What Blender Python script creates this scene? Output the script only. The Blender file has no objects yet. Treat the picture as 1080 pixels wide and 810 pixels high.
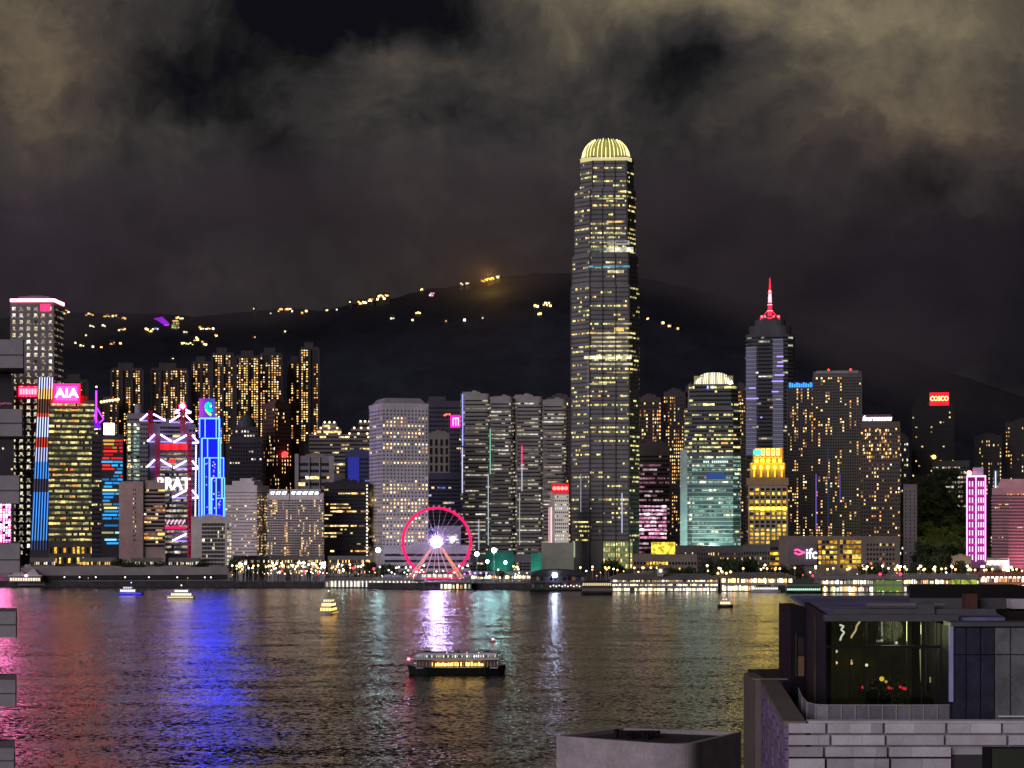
import bpy, math, random
from mathutils import Vector, Matrix
import numpy as np

R = math.radians
C = bpy.context.scene.collection
SC = bpy.context.scene

# ---------------------------------------------------------------- camera
F, CX, HY, CAMH = 2110.0, 540.0, 550.0, 50.0      # focal length in photo pixels, image centre, horizon row, eye height
cam_d = bpy.data.cameras.new('camera')
cam = bpy.data.objects.new('camera', cam_d); C.objects.link(cam)
cam.location = (0, 0, CAMH); cam.rotation_euler = (R(90), 0, 0)
cam_d.sensor_width = 36; cam_d.lens = 36 * F / 1080
cam_d.shift_y = (HY - 405) / 1080
cam_d.clip_start = 0.5; cam_d.clip_end = 40000
SC.camera = cam

# ---------------------------------------------------------------- view
SC.view_settings.view_transform = 'Standard'
SC.view_settings.look = 'None'
SC.view_settings.exposure = 0.0
SC.view_settings.gamma = 1.0
SC.view_settings.use_curve_mapping = False
SC.cycles.max_bounces = 6
SC.cycles.diffuse_bounces = 2
SC.cycles.glossy_bounces = 4
SC.cycles.transmission_bounces = 4
SC.cycles.transparent_max_bounces = 8
SC.cycles.sample_clamp_indirect = 8.0
SC.cycles.volume_bounces = 0
SC.cycles.use_denoising = True
SC.cycles.caustics_reflective = False
SC.cycles.caustics_refractive = False

# ---------------------------------------------------------------- night sky
SUN_EL, SUN_AZ = 15.0, 143.0        # glow of the city behind the viewer
world = bpy.data.worlds.new('World'); SC.world = world; world.use_nodes = True
wt = world.node_tree; wt.nodes.clear()

class NT:
    """small helper to write node trees"""
    def __init__(s, tree): s.t = tree
    def n(s, kind, **kw):
        nd = s.t.nodes.new(kind)
        for k, v in kw.items(): setattr(nd, k, v)
        return nd
    def put(s, sock, v):
        if isinstance(v, bpy.types.NodeSocket): s.t.links.new(v, sock)
        else: sock.default_value = v
    def m(s, op, a, b=0.0, c=None, clamp=False):
        nd = s.n('ShaderNodeMath', operation=op, use_clamp=clamp)
        s.put(nd.inputs[0], a); s.put(nd.inputs[1], b)
        if c is not None: s.put(nd.inputs[2], c)
        return nd.outputs[0]
    def v(s, op, a, b=(0, 0, 0), out=0):
        nd = s.n('ShaderNodeVectorMath', operation=op)
        s.put(nd.inputs[0], a)
        if op == 'SCALE': s.put(nd.inputs['Scale'], b)
        else: s.put(nd.inputs[1], b)
        return nd.outputs[out]
    def noise(s, vec, scale, detail=4, rough=.55, dist=0.0, color=False, dims='3D'):
        nd = s.n('ShaderNodeTexNoise', noise_dimensions=dims)
        s.put(nd.inputs['Vector'], vec)
        nd.inputs['Scale'].default_value = scale; nd.inputs['Detail'].default_value = detail
        nd.inputs['Roughness'].default_value = rough; nd.inputs['Distortion'].default_value = dist
        return nd.outputs['Color'] if color else nd.outputs['Fac']
    def ramp(s, f, a, b, c0=0.0, c1=1.0):
        nd = s.n('ShaderNodeMapRange', interpolation_type='SMOOTHSTEP')
        s.put(nd.inputs['Value'], f)
        nd.inputs['From Min'].default_value = a; nd.inputs['From Max'].default_value = b
        nd.inputs['To Min'].default_value = c0; nd.inputs['To Max'].default_value = c1
        return nd.outputs['Result']
    def mix(s, f, a, b):
        nd = s.n('ShaderNodeMix', data_type='RGBA')
        s.put(nd.inputs[0], f)
        s.put(nd.inputs[6], a if not isinstance(a, tuple) else (*a, 1)[:4])
        s.put(nd.inputs[7], b if not isinstance(b, tuple) else (*b, 1)[:4])
        return nd.outputs[2]

w = NT(wt)
tc = w.n('ShaderNodeTexCoord').outputs['Generated']
sep = w.n('ShaderNodeSeparateXYZ'); w.put(sep.inputs[0], tc)
ydir = w.m('ADD', w.m('ABSOLUTE', sep.outputs[1]), 0.02)
U = w.m('DIVIDE', sep.outputs[0], ydir); V = w.m('DIVIDE', sep.outputs[2], ydir)
warp = w.v('SCALE', w.v('SUBTRACT', w.noise(tc, 9, 5, .6, color=True), (.5, .5, .5)), 0.085)
dirw = w.v('ADD', tc, warp)
sw = w.n('ShaderNodeSeparateXYZ'); w.put(sw.inputs[0], warp)
Uw = w.m('ADD', U, sw.outputs[0]); Vw = w.m('ADD', V, sw.outputs[2])
def blob(px, py, rx, ry, amp, soft=1.0):
    du = w.m('DIVIDE', w.m('SUBTRACT', Uw, (px - CX) / F), rx / F)
    dv = w.m('DIVIDE', w.m('SUBTRACT', Vw, (HY - py) / F), ry / F)
    r = w.m('SQRT', w.m('ADD', w.m('MULTIPLY', du, du), w.m('MULTIPLY', dv, dv)))
    return w.ramp(r, 1.0, 0.0, 0.0, amp)
n1 = w.noise(dirw, 7, 6, .58)
n2 = w.noise(w.v('ADD', dirw, (3.1, 1.7, .4)), 18, 5, .6)
n3 = w.noise(w.v('ADD', dirw, (7.7, .2, 2.4)), 4, 3, .5)
def total(items):
    t = items[0]
    for i in items[1:]: t = w.m('ADD', t, i)
    return t
# brightness of the cloud deck: broad banks of lit cloud and the dark gap between them
n4 = w.noise(w.v('ADD', w.v('MULTIPLY', dirw, (1, 1, 1.5)), (1.3, 4.2, 8.1)), 34, 6, .62)
B = total([w.m('MULTIPLY', w.m('SUBTRACT', n1, .5), .75), w.m('MULTIPLY', w.m('SUBTRACT', n2, .5), .80), w.m('MULTIPLY', w.m('SUBTRACT', n4, .5), .34), 0.265,
           blob(-10, 60, 260, 230, .38), blob(620, -5, 270, 130, .58), blob(950, 20, 420, 170, .48), blob(1060, 130, 220, 130, .12), blob(560, 120, 170, 80, .08),
           blob(520, 170, 260, 150, .10), blob(330, 290, 240, 90, .05), blob(880, 170, 280, 110, .10),
           blob(195, 95, 75, 60, -.22), blob(260, 80, 150, 60, -.20), blob(340, 5, 115, 70, -.62), blob(455, 8, 95, 60, -.55), blob(400, 60, 60, 40, .10), blob(530, 42, 60, 42, -.24), blob(150, 160, 70, 60, -.10),
           blob(735, 75, 105, 75, -.34), blob(650, 70, 60, 40, -.12), blob(900, 280, 460, 120, -.22), blob(980, 370, 420, 150, -.26), blob(1040, 340, 260, 120, -.22), blob(760, 330, 300, 90, -.10), blob(270, 200, 220, 80, -.06)])
cr = w.n('ShaderNodeValToRGB'); w.put(cr.inputs[0], B)
els = cr.color_ramp.elements
els[0].position = 0.0; els[0].color = (.0036, .0032, .0056, 1)
els[1].position = 1.0; els[1].color = (.24, .195, .115, 1)
for p, c in ((.10, (.0085, .0078, .0083)), (.20, (.0155, .0145, .0145)), (.34, (.030, .0262, .0262)), (.52, (.056, .047, .039)), (.74, (.118, .098, .066))):
    e = els.new(p); e.color = (*c, 1)
purple = blob(60, 290, 230, 110, 1.0)
brown = total([blob(980, 190, 330, 140, .8), blob(30, 100, 260, 170, .6)])
col = w.mix(w.m('MULTIPLY', purple, .9), cr.outputs[0], w.v('MULTIPLY', cr.outputs[0], (1.25, .80, 1.55)))
col = w.mix(w.m('MULTIPLY', brown, .7, clamp=True), col, w.v('MULTIPLY', cr.outputs[0], (1.12, .90, .82)))
bg = w.n('ShaderNodeBackground'); w.put(bg.inputs[0], col); bg.inputs[1].default_value = 1.15
sky = w.n('ShaderNodeTexSky', sky_type='NISHITA', sun_disc=False)
sky.sun_elevation = R(SUN_EL); sky.sun_rotation = R(SUN_AZ)
bg2 = w.n('ShaderNodeBackground'); w.put(bg2.inputs[0], sky.outputs[0]); bg2.inputs[1].default_value = 0.0002
ad = w.n('ShaderNodeAddShader'); w.put(ad.inputs[0], bg.outputs[0]); w.put(ad.inputs[1], bg2.outputs[0])
wo = w.n('ShaderNodeOutputWorld'); w.put(wo.inputs[0], ad.outputs[0])

sun_d = bpy.data.lights.new('city_glow', 'SUN'); sun_d.energy = 1.35; sun_d.angle = R(40); sun_d.color = (1.0, .90, 1.0)
sun = bpy.data.objects.new('city_glow', sun_d); C.objects.link(sun)
sun.rotation_euler = (R(90 - SUN_EL), 0, R(SUN_AZ - 180)); sun.location = (0, -100, 200)

# ---------------------------------------------------------------- materials
MATS = {}
def mat_pbr(name, col, rough=.6, metal=0.0, var=.25, scale=.08, spec=.4, bump=0.0):
    if name in MATS: return MATS[name]
    m = bpy.data.materials.new(name); m.use_nodes = True
    t = NT(m.node_tree); b = m.node_tree.nodes['Principled BSDF']
    pos = t.n('ShaderNodeTexCoord').outputs['Object']
    n = t.noise(pos, scale, 5, .65); n_b = t.noise(pos, scale * 11, 3, .6)
    f = t.m('ADD', t.m('MULTIPLY', n, .7), t.m('MULTIPLY', n_b, .3))
    lo = tuple(c * (1 - var) for c in col); hi = tuple(min(1, c * (1 + var)) for c in col)
    t.put(b.inputs['Base Color'], t.mix(t.ramp(f, .3, .7), lo, hi))
    b.inputs['Roughness'].default_value = rough; b.inputs['Metallic'].default_value = metal
    b.inputs['Specular IOR Level'].default_value = spec
    if bump:
        bp = t.n('ShaderNodeBump'); bp.inputs['Strength'].default_value = bump
        t.put(bp.inputs['Height'], n_b); t.put(b.inputs['Normal'], bp.outputs[0])
    MATS[name] = m
    return m
def wall_mat(col, rough=.65):
    return mat_pbr('facade_%d_%d_%d' % tuple(int(c * 1000) for c in col), col, rough, var=.22, scale=.05)
def em(col, s, sample=False, var=0.0):
    key = ('em', tuple(round(c, 3) for c in col), round(s, 3), sample, var)
    if key in MATS: return MATS[key]
    m = bpy.data.materials.new('glow'); m.use_nodes = True
    t = NT(m.node_tree); m.node_tree.nodes.clear()
    e = t.n('ShaderNodeEmission'); e.inputs[0].default_value = (*col, 1); e.inputs[1].default_value = s
    if var:
        pos = t.n('ShaderNodeNewGeometry').outputs['Position']
        nz = t.noise(pos, var, 2, .5)
        t.put(e.inputs[1], t.ramp(nz, .38, .62, s * .45, s * 1.45))
    o = t.n('ShaderNodeOutputMaterial'); t.put(o.inputs[0], e.outputs[0])
    m.cycles.emission_sampling = 'AUTO' if sample else 'NONE'
    MATS[key] = m
    return m
GLASS = mat_pbr('dark_window_glass', (.018, .019, .022), .18, var=.4, scale=.1, spec=.5)
GLASS_B = mat_pbr('bluish_window_glass', (.03, .034, .045), .2, var=.4, scale=.1, spec=.5)
STEEL = mat_pbr('grey_steel', (.25, .25, .26), .45, .6)
DARK = mat_pbr('dark_paint', (.02, .02, .022), .5)
WHITE = mat_pbr('white_paint', (.7, .7, .7), .5)
CONC = mat_pbr('pale_concrete', (.34, .32, .32), .8, scale=.05)

# ---------------------------------------------------------------- mesh helpers
class MB:
    def __init__(s): s.v = []; s.f = []; s.mi = []; s.mats = []; s.smooth = False
    def slot(s, m):
        if m not in s.mats: s.mats.append(m)
        return s.mats.index(m)
    def face(s, pts, m):
        i = len(s.v); s.v += [tuple(p) for p in pts]; s.f.append(tuple(range(i, i + len(pts)))); s.mi.append(s.slot(m))
    def grid(s, verts, faces, m):
        i = len(s.v); s.v += [tuple(p) for p in verts]; k = s.slot(m)
        for f in faces: s.f.append(tuple(i + a for a in f)); s.mi.append(k)
    def box(s, x0, x1, y0, y1, z0, z1, m):
        v = [(x0, y0, z0), (x1, y0, z0), (x1, y1, z0), (x0, y1, z0), (x0, y0, z1), (x1, y0, z1), (x1, y1, z1), (x0, y1, z1)]
        s.grid(v, [(0, 3, 2, 1), (4, 5, 6, 7), (0, 1, 5, 4), (1, 2, 6, 5), (2, 3, 7, 6), (3, 0, 4, 7)], m)
    def prism(s, poly, z0, z1, m, top=None):
        """poly counter-clockwise; top: another polygon of the same length for a tapered body"""
        n = len(poly); top = top or poly
        v = [(x, y, z0) for x, y in poly] + [(x, y, z1) for x, y in top]
        f = [(i, (i + 1) % n, n + (i + 1) % n, n + i) for i in range(n)]
        f += [tuple(range(n - 1, -1, -1)), tuple(range(n, 2 * n))]
        s.grid(v, f, m)
    def tube(s, p, q, r, m, n=8, r2=None):
        p = Vector(p); q = Vector(q); d = (q - p)
        if d.length < 1e-6: return
        d.normalize(); a = d.orthogonal().normalized(); b = d.cross(a); r2 = r if r2 is None else r2
        v = []
        for c, rr in ((p, r), (q, r2)):
            for k in range(n):
                t = 2 * math.pi * k / n; v.append(c + a * math.cos(t) * rr + b * math.sin(t) * rr)
        f = [(k, (k + 1) % n, n + (k + 1) % n, n + k) for k in range(n)] + [tuple(range(n - 1, -1, -1)), tuple(range(n, 2 * n))]
        s.grid(v, f, m)
    def lathe(s, prof, m, n=24, c=(0, 0), a0=0, a1=2 * math.pi):
        full = abs(a1 - a0 - 2 * math.pi) < 1e-6; k = n if full else n + 1; v = []
        for r, z in prof:
            for i in range(k):
                t = a0 + (a1 - a0) * i / n; v.append((c[0] + r * math.cos(t), c[1] + r * math.sin(t), z))
        f = []
        for j in range(len(prof) - 1):
            for i in range(n):
                i2 = (i + 1) % k
                f.append((j * k + i, j * k + i2, (j + 1) * k + i2, (j + 1) * k + i))
        s.grid(v, f, m)
    def ball(s, c, r, m, n=8):
        s_prof = [(max(.001, r * math.sin(math.pi * i / n)), c[2] - r * math.cos(math.pi * i / n)) for i in range(n + 1)]
        s.lathe(s_prof, m, n + 2, (c[0], c[1]))
    def torus(s, c, rr, r, m, axis='y', n=96, k=8):
        v = []; f = []
        for i in range(n):
            t = 2 * math.pi * i / n
            for j in range(k):
                p = 2 * math.pi * j / k; q = rr + r * math.cos(p); h = r * math.sin(p)
                v.append((c[0] + q * math.cos(t), c[1] + h, c[2] + q * math.sin(t)))
        for i in range(n):
            for j in range(k):
                f.append((i * k + j, i * k + (j + 1) % k, ((i + 1) % n) * k + (j + 1) % k, ((i + 1) % n) * k + j))
        s.grid(v, f, m)
    def mesh(s, name):
        me = bpy.data.meshes.new(name); me.from_pydata(s.v, [], s.f)
        for m in s.mats: me.materials.append(m)
        me.polygons.foreach_set('material_index', s.mi)
        if s.smooth: me.polygons.foreach_set('use_smooth', [True] * len(s.f))
        me.update(); return me
    def build(s, name, parent=None, loc=None, rz=0):
        if not s.f: return None
        o = bpy.data.objects.new(name, s.mesh(name)); C.objects.link(o)
        if parent: o.parent = parent
        if loc: o.location = loc
        if rz: o.rotation_euler = (0, 0, rz)
        return o

def tag(o, label=None, cat=None, group=None, kind=None):
    for k, v in (('label', label), ('category', cat), ('group', group), ('kind', kind)):
        if v: o[k] = v
    return o
def empty(name, loc, rz=0, label=None, cat=None, group=None):
    o = bpy.data.objects.new(name, None); C.objects.link(o); o.location = loc; o.rotation_euler = (0, 0, rz)
    o.empty_display_size = 2
    return tag(o, label, cat, group)
def copy_tree(o, parent=None):
    kids = [c for c in bpy.data.objects if c.parent == o] if not hasattr(o, '_k') else o._k
    c = o.copy(); C.objects.link(c)
    if parent: c.parent = parent
    for k in kids: copy_tree(k, c)
    return c
class Proto:
    """a thing with its parts (and sub-parts), copied by obj.copy()"""
    def __init__(s, root):
        s.root = root; s.used = False; s.kids = {}
        for o in bpy.data.objects:
            if o.parent: s.kids.setdefault(o.parent.name, []).append(o)
    def place(s, loc, rz=0, scale=None, label=None, group=None):
        def cp(o, p):
            c = o.copy(); C.objects.link(c)
            if p: c.parent = p
            for k in s.kids.get(o.name, ()): cp(k, c)
            return c
        if not s.used: s.used = True; r = s.root
        else: r = cp(s.root, None)
        r.location = loc; r.rotation_euler = (0, 0, rz)
        if scale: r.scale = (scale, scale, scale) if not isinstance(scale, tuple) else scale
        if label: r['label'] = label
        if group: r['group'] = group
        return r
def X(px, D): return (px - CX) * D / F
def Z(py, D): return CAMH + (HY - py) * D / F
def text(parent, name, body, m, loc, size, rz=0, extrude=.3, bold=.0, sx=1.0, shear=0.0):
    cu = bpy.data.curves.new(name, 'FONT'); cu.body = body; cu.size = size; cu.align_x = 'CENTER'; cu.align_y = 'CENTER'
    cu.extrude = extrude; cu.offset = bold * size; cu.resolution_u = 3; cu.shear = shear
    cu.materials.append(m)
    tmp = bpy.data.objects.new(name, cu); C.objects.link(tmp)
    dg = bpy.context.evaluated_depsgraph_get(); me = bpy.data.meshes.new_from_object(tmp.evaluated_get(dg)); me.name = name
    bpy.data.objects.remove(tmp)
    o = bpy.data.objects.new(name, me); C.objects.link(o); o.parent = parent
    o.location = loc; o.rotation_euler = (R(90), 0, rz); o.scale = (sx, 1, 1)
    return o

# ---------------------------------------------------------------- lit windows
PAL = {
 'office': [(4, (1, .74, .27), 1.0), (3, (1, .84, .42), .7), (2, (1, .72, .24), 1.8), (2, (.95, .95, .48), .8), (1, (1, .48, .12), 1.1), (4, (1, .72, .34), .22)],
 'green': [(4, (1, .86, .30), 1.05), (3, (.95, .95, .42), .8), (2, (1, .78, .26), 1.7), (1, (1, .46, .10), 1.2), (4, (.9, .88, .45), .2)],
 'resid': [(4, (1, .54, .14), 1.8), (3, (1, .68, .26), 1.5), (2, (1, .36, .08), 1.6), (2, (1, .85, .55), 1.9), (4, (1, .5, .2), .4)],
 'white': [(4, (1, .90, .66), .95), (3, (1, .82, .48), .9), (2, (1, .95, .82), 1.5), (3, (1, .85, .6), .35)],
 'warm': [(4, (1, .66, .24), 1.3), (3, (1, .78, .36), 1.5), (2, (1, .52, .14), 1.3), (3, (1, .66, .3), .4)],
 'gold': [(4, (1, .58, .06), 1.3), (3, (1, .70, .12), 1.8), (3, (1, .46, .04), .8)],
 'cyan': [(3, (.55, 1, .80), .35), (3, (.75, 1, .78), .25), (2, (.95, 1, .7), .9), (2, (.5, .9, .8), .14)],
 'pink': [(3, (1, .58, .76), .9), (3, (1, .38, .62), .6), (1, (1, .8, .9), 1.4)],
 'screen': [(3, (1, .16, .48), 1.0), (3, (1, .12, .45), .7), (2, (1, .3, .6), 1.2)],
 'blue': [(3, (.30, .34, 1), .6), (2, (.7, .75, 1), .7), (2, (1, .8, .5), .9)],
}
def pick(pal, rng):
    P = PAL[pal]; t = rng.random() * sum(p[0] for p in P)
    for wgt, c, s in P:
        t -= wgt
        if t <= 0: return c, s
    return P[-1][1:]
def lit_table(nr, nc, mode, p, rng):
    T = [[False] * nc for _ in range(nr)]
    if mode == 'office':
        for r in range(nr):
            rp = min(.97, p * 2.4 * rng.random() ** 1.4); c = 0
            while c < nc:
                run = 1 + int(rng.expovariate(1 / 3.2)); on = rng.random() < rp
                for k in range(c, min(nc, c + run)): T[r][k] = on and rng.random() < .92
                c += run
    elif mode == 'resid':
        cw = [rng.choice((.35, .7, 1.0, 1.3, 1.7)) for _ in range(nc)]
        for c in range(nc):
            r = 0
            while r < nr:
                run = 1 + int(rng.expovariate(1 / 1.6)); on = rng.random() < p * cw[c]
                for k in range(r, min(nr, r + run)): T[k][c] = on
                r += run
    elif mode == 'all':
        for r in range(nr):
            for c in range(nc): T[r][c] = rng.random() < p
    return T

WIN_CACHE = {}
def win_mesh(wd, ht, m, rnd=False):
    key = (round(wd, 2), round(ht, 2), m.name, rnd)
    if key not in WIN_CACHE:
        b = MB(); a, h = wd / 2, ht / 2
        if rnd:
            q = [(math.cos(R(k * 45 + 22.5)) * wd * .54, math.sin(R(k * 45 + 22.5)) * ht * .54) for k in range(8)]
            b.face([(x, 0, z) for x, z in q], m)
            for (x, z), (x2, z2) in zip(q, q[1:] + q[:1]): b.face([(x, 0, z), (x, .14, z), (x2, .14, z2), (x2, 0, z2)], m)
            WIN_CACHE[key] = b.mesh('window'); return WIN_CACHE[key]
        b.face([(-a, 0, -h), (a, 0, -h), (a, 0, h), (-a, 0, h)], m)
        b.face([(-a, 0, -h), (-a, .14, -h), (a, .14, -h), (a, 0, -h)], m)
        b.face([(-a, 0, h), (a, 0, h), (a, .14, h), (-a, .14, h)], m)
        WIN_CACHE[key] = b.mesh('window')
    return WIN_CACHE[key]

class Tower:
    def __init__(s, name, label, cat, px0, px1, py, D, base=4.0, th=0.0, split=None, depth=30.0, wall=(.3, .3, .3),
                 group=None, rough=.65, seed=None, wm=None):
        s.D = D; s.base = base; s.rng = random.Random(seed if seed is not None else int(px0 * 7 + py * 13 + D))
        k = D / F; s.k = k; s.px0, s.px1, s.py = px0, px1, py
        pc = (px0 + px1) / 2 if split is None else split
        al = math.atan2(-X(pc, D), D)
        if split is None:
            s.w = (px1 - px0) * k; s.d = depth; th = 0
            ctr = Vector((X(pc, D), D)) + Matrix.Rotation(al, 2) @ Vector((0, s.d / 2))
            s.pxc = pc
        else:
            t = R(th); s.w = (px1 - split) * k / math.cos(t); s.d = (split - px0) * k / math.sin(t)
            rot = Matrix.Rotation(al + t, 2)
            ctr = Vector((X(pc, D), D)) + rot @ Vector((s.w / 2, s.d / 2)); s.pxc = None
        s.H = Z(py, D) - base
        s.root = empty(name, (ctr.x, ctr.y, base), al + R(th), label, cat, group)
        s.wm = wm or wall_mat(wall, rough); s.wall = MB(); s.stuff = MB(); s.lit = []
        s.fy = -s.d / 2
    def lx(s, px): return (px - s.pxc) * s.k
    def hz(s, py): return Z(py, s.D) - s.base
    def rect(s, inset=0.0):
        a, b = s.w / 2 - inset, s.d / 2 - inset
        return [(-a, -b), (a, -b), (a, b), (-a, b)]
    def body(s, poly=None, z0=-3.0, z1=None, top=None, m=None):
        s.wall.prism(poly or s.rect(), z0, s.H if z1 is None else z1, m or s.wm, top)
    def facade(s, A, B, z0, z1, nr, nc, lit=.3, pal='office', mode='office', wf=.6, hf=.5, dark=GLASS, ledge=0.0, fin=0.0, own=True,
               every=1, gain=1.0, lm=None, off=.14, rnd=False):
        A = Vector((*A, 0)); B = Vector((*B, 0)); e = (B - A); L = e.length; e = e / L; n = Vector((e.y, -e.x, 0))
        if nc <= 0: nc = 1
        if mode == 'resid' and nc >= 4: nr = int(nr * 1.2); nc = int(nc * 1.25); lit = min(.8, lit * 1.25)
        elif mode == 'office' and not rnd and pal != 'pink': lit = min(.9, lit * 1.15)
        ch = (z1 - z0) / nr; cw = L / nc; T = lit_table(nr, nc, mode, lit, s.rng); ww, hh = cw * wf, ch * hf
        rz = math.atan2(e.y, e.x); lm = lm or s.wm
        for r in range(nr):
            zc = z0 + (r + .5) * ch
            if ledge:
                zb = z0 + r * ch - ch * .09; zt = zb + ch * .2
                p = [A, B, B + n * ledge, A + n * ledge]
                q = [(*(v.xy), z) for z in (zb, zt) for v in p]
                s.wall.grid(q, [(3, 2, 6, 7), (4, 7, 6, 5), (0, 1, 2, 3), (0, 3, 7, 4), (2, 1, 5, 6)], lm)
            c = 0
            while c < nc:
                if T[r][c]:
                    col, st = pick(pal, s.rng); jw = s.rng.choice((.7, .9, 1, 1, 1.15)) if wf < .85 else 1.0; jh = s.rng.choice((.75, 1, 1, 1.15))
                    k = 1
                    if wf >= .85:       # ribbon windows: runs of the same lamp colour join up
                        while c + k < nc and T[r][c + k] and k < 3: k += 1
                    P = A + e * ((c + k / 2) * cw) + n * off
                    s.lit.append((P.x, P.y, zc, rz, ww * jw if wf < .85 else cw * k * .96, hh * jh, em(col, st * gain, var=.35), st * gain, own, e, n, rnd))
                    c += k
                else:
                    if dark is not None:
                        P = A + e * ((c + .5) * cw) + n * (off - .04)
                        s.quad(s.stuff, P, e, zc, ww, hh, dark, rnd)
                    c += 1
        if fin:
            for c in range(0, nc + 1, every):
                P = A + e * (c * cw); fw = min(cw * .16, 1.2)
                q = [P - e * fw, P + e * fw, P + e * fw + n * fin, P - e * fw + n * fin]
                v = [(*(a.xy), z) for z in (z0, z1) for a in q]
                s.wall.grid(v, [(3, 2, 6, 7), (4, 7, 6, 5), (2, 1, 5, 6), (0, 3, 7, 4)], lm)
    def quad(s, mb, P, e, zc, ww, hh, m, rnd=False):
        if rnd:
            q = [(math.cos(R(k * 45 + 22.5)) * .54, math.sin(R(k * 45 + 22.5)) * .54) for k in range(8)]
            mb.face([(P.x + e.x * ww * a, P.y + e.y * ww * a, zc + hh * b) for a, b in q], m); return
        a = e * (ww / 2)
        mb.face([(P.x - a.x, P.y - a.y, zc - hh / 2), (P.x + a.x, P.y + a.y, zc - hh / 2), (P.x + a.x, P.y + a.y, zc + hh / 2), (P.x - a.x, P.y - a.y, zc + hh / 2)], m)
    def faces(s, z0, z1, nr, ncf, ncl=None, sides=True, **kw):
        """front (and left) walls that face the harbour, plus the right-hand return"""
        a, b = s.w / 2, s.d / 2
        s.facade((-a, -b), (a, -b), z0, z1, nr, ncf, **kw)
        ncl = ncl or max(1, int(ncf * s.d / s.w)); k2 = dict(kw); k2['own'] = kw.get('own', True) and s.pxc is None
        s.facade((-a, b), (-a, -b), z0, z1, nr, ncl, **k2)
        if sides:
            k2['own'] = False
            s.facade((a, -b), (a, b), z0, z1, nr, ncl, **k2)
    def polyfaces(s, poly, z0, z1, nr, pitch, **kw):
        n = len(poly)
        for i in range(n):
            A, B = poly[i], poly[(i + 1) % n]; e = Vector(B) - Vector(A)
            nrm = Vector((e.y, -e.x)).normalized()
            if nrm.y > .75: continue
            k2 = dict(kw); k2['own'] = kw.get('own', True) and nrm.y < -.2
            s.facade(A, B, z0, z1, nr, max(1, round(e.length / pitch)), **k2)
    def part(s, name, fn, parent=None, smooth=False):
        b = MB(); b.smooth = smooth; fn(b); return b.build(name, parent or s.root)
    def roof(s, f=.6, h=5.0, m=None, name='roof_plant'):
        a, b = s.w / 2 * f, s.d / 2 * f
        mm = m or s.wm
        def g(B):
            B.box(-a, a, -b, b, s.H, s.H + h, mm); B.box(-a * .5, a * .3, -b * .6, b * .5, s.H + h, s.H + h * 1.5, mm)
            B.box(a * .5, a * .8, -b * .9, 0, s.H + h, s.H + h * 1.25, mm)
        return s.part(name, g)
    def parapet(s, h=1.2, t=.6):
        a, b = s.w / 2, s.d / 2
        for q in ((-a, a, -b - .05, -b + t), (-a, a, b - t, b + .05), (-a - .05, -a + t, -b + t, b - t), (a - t, a + .05, -b + t, b - t)):
            s.wall.box(*q, s.H - .5, s.H + h, s.wm)
    def finish(s, own=100):
        s.wall.build('wall', s.root)
        cand = sorted([l for l in s.lit if l[8]], key=lambda l: -l[7] * l[4] * l[5])
        keep = cand[:own]; ids = set(map(id, keep))
        for l in keep:
            o = bpy.data.objects.new('window', win_mesh(l[4], l[5], l[6], l[11])); C.objects.link(o); o.parent = s.root
            o.location = (l[0], l[1], l[2]); o.rotation_euler = (0, 0, l[3])
        for l in s.lit:
            if id(l) not in ids: s.quad(s.stuff, Vector((l[0], l[1], 0)), l[9], l[2], l[4], l[5], l[6], l[11])
        o = s.stuff.build('window', s.root)
        if o: o['kind'] = 'stuff'
        return s
    def flood(s, px, col, power, dist=35, z=1.5, aim=.45, size=90, blend=.8):  # spot without a fitting, added to wash the facade with light
        d = bpy.data.lights.new('unseen_floodlight', 'SPOT'); d.energy = power; d.color = col; d.spot_size = R(size); d.spot_blend = blend; d.shadow_soft_size = 1.0
        o = bpy.data.objects.new('unseen_floodlight', d); C.objects.link(o); o.parent = s.root
        p = Vector((s.lx(px) if s.pxc else 0, s.fy - dist, z)); o.location = p
        t = Vector((p.x * .6, s.fy, s.H * aim)); o.rotation_euler = (t - p).to_track_quat('-Z', 'Y').to_euler()
def rounded(w, d, r, n=4, cx=0, cy=0):
    out = []
    for sx, sy, a in ((1, -1, -90), (1, 1, 0), (-1, 1, 90), (-1, -1, 180)):
        for i in range(n + 1):
            t = R(a + 90 * i / n); out.append((cx + sx * (w / 2 - r) + r * math.cos(t), cy + sy * (d / 2 - r) + r * math.sin(t)))
    return out
# ================================================================ setting: water, ground, hill
def water_mat():
    m = bpy.data.materials.new('harbour_water'); m.use_nodes = True
    t = NT(m.node_tree); b = m.node_tree.nodes['Principled BSDF']
    g = t.n('ShaderNodeNewGeometry'); P = g.outputs['Position']
    big = t.noise(t.v('MULTIPLY', P, (.5, 1, 1)), .014, 3, .55)
    sl = t.v('SUBTRACT', t.noise(t.v('MULTIPLY', P, (.70, .55, 1)), 1.2, 3, .62, color=True), (.5, .5, .5))
    s2 = t.v('SUBTRACT', t.noise(t.v('MULTIPLY', P, (.6, 1, 1)), .07, 2, .5, color=True), (.5, .5, .5))
    amp = t.ramp(big, .34, .66, .50, .95)
    s = t.v('ADD', t.v('SCALE', sl, amp), t.v('SCALE', s2, .22))
    nrm = t.v('NORMALIZE', t.v('ADD', t.v('MULTIPLY', s, (2.2, 1, 0)), (0, 0, 1)))
    t.put(b.inputs['Normal'], nrm)
    b.inputs['Base Color'].default_value = (.012, .014, .018, 1)
    b.inputs['Roughness'].default_value = .16
    b.inputs['IOR'].default_value = 1.333; b.inputs['Specular IOR Level'].default_value = .25
    return m
wb = MB(); wb.face([(-6000, -300, 0), (6000, -300, 0), (6000, 5600, 0), (-6000, 5600, 0)], water_mat())
tag(wb.build('harbour_water'), kind='structure')

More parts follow.
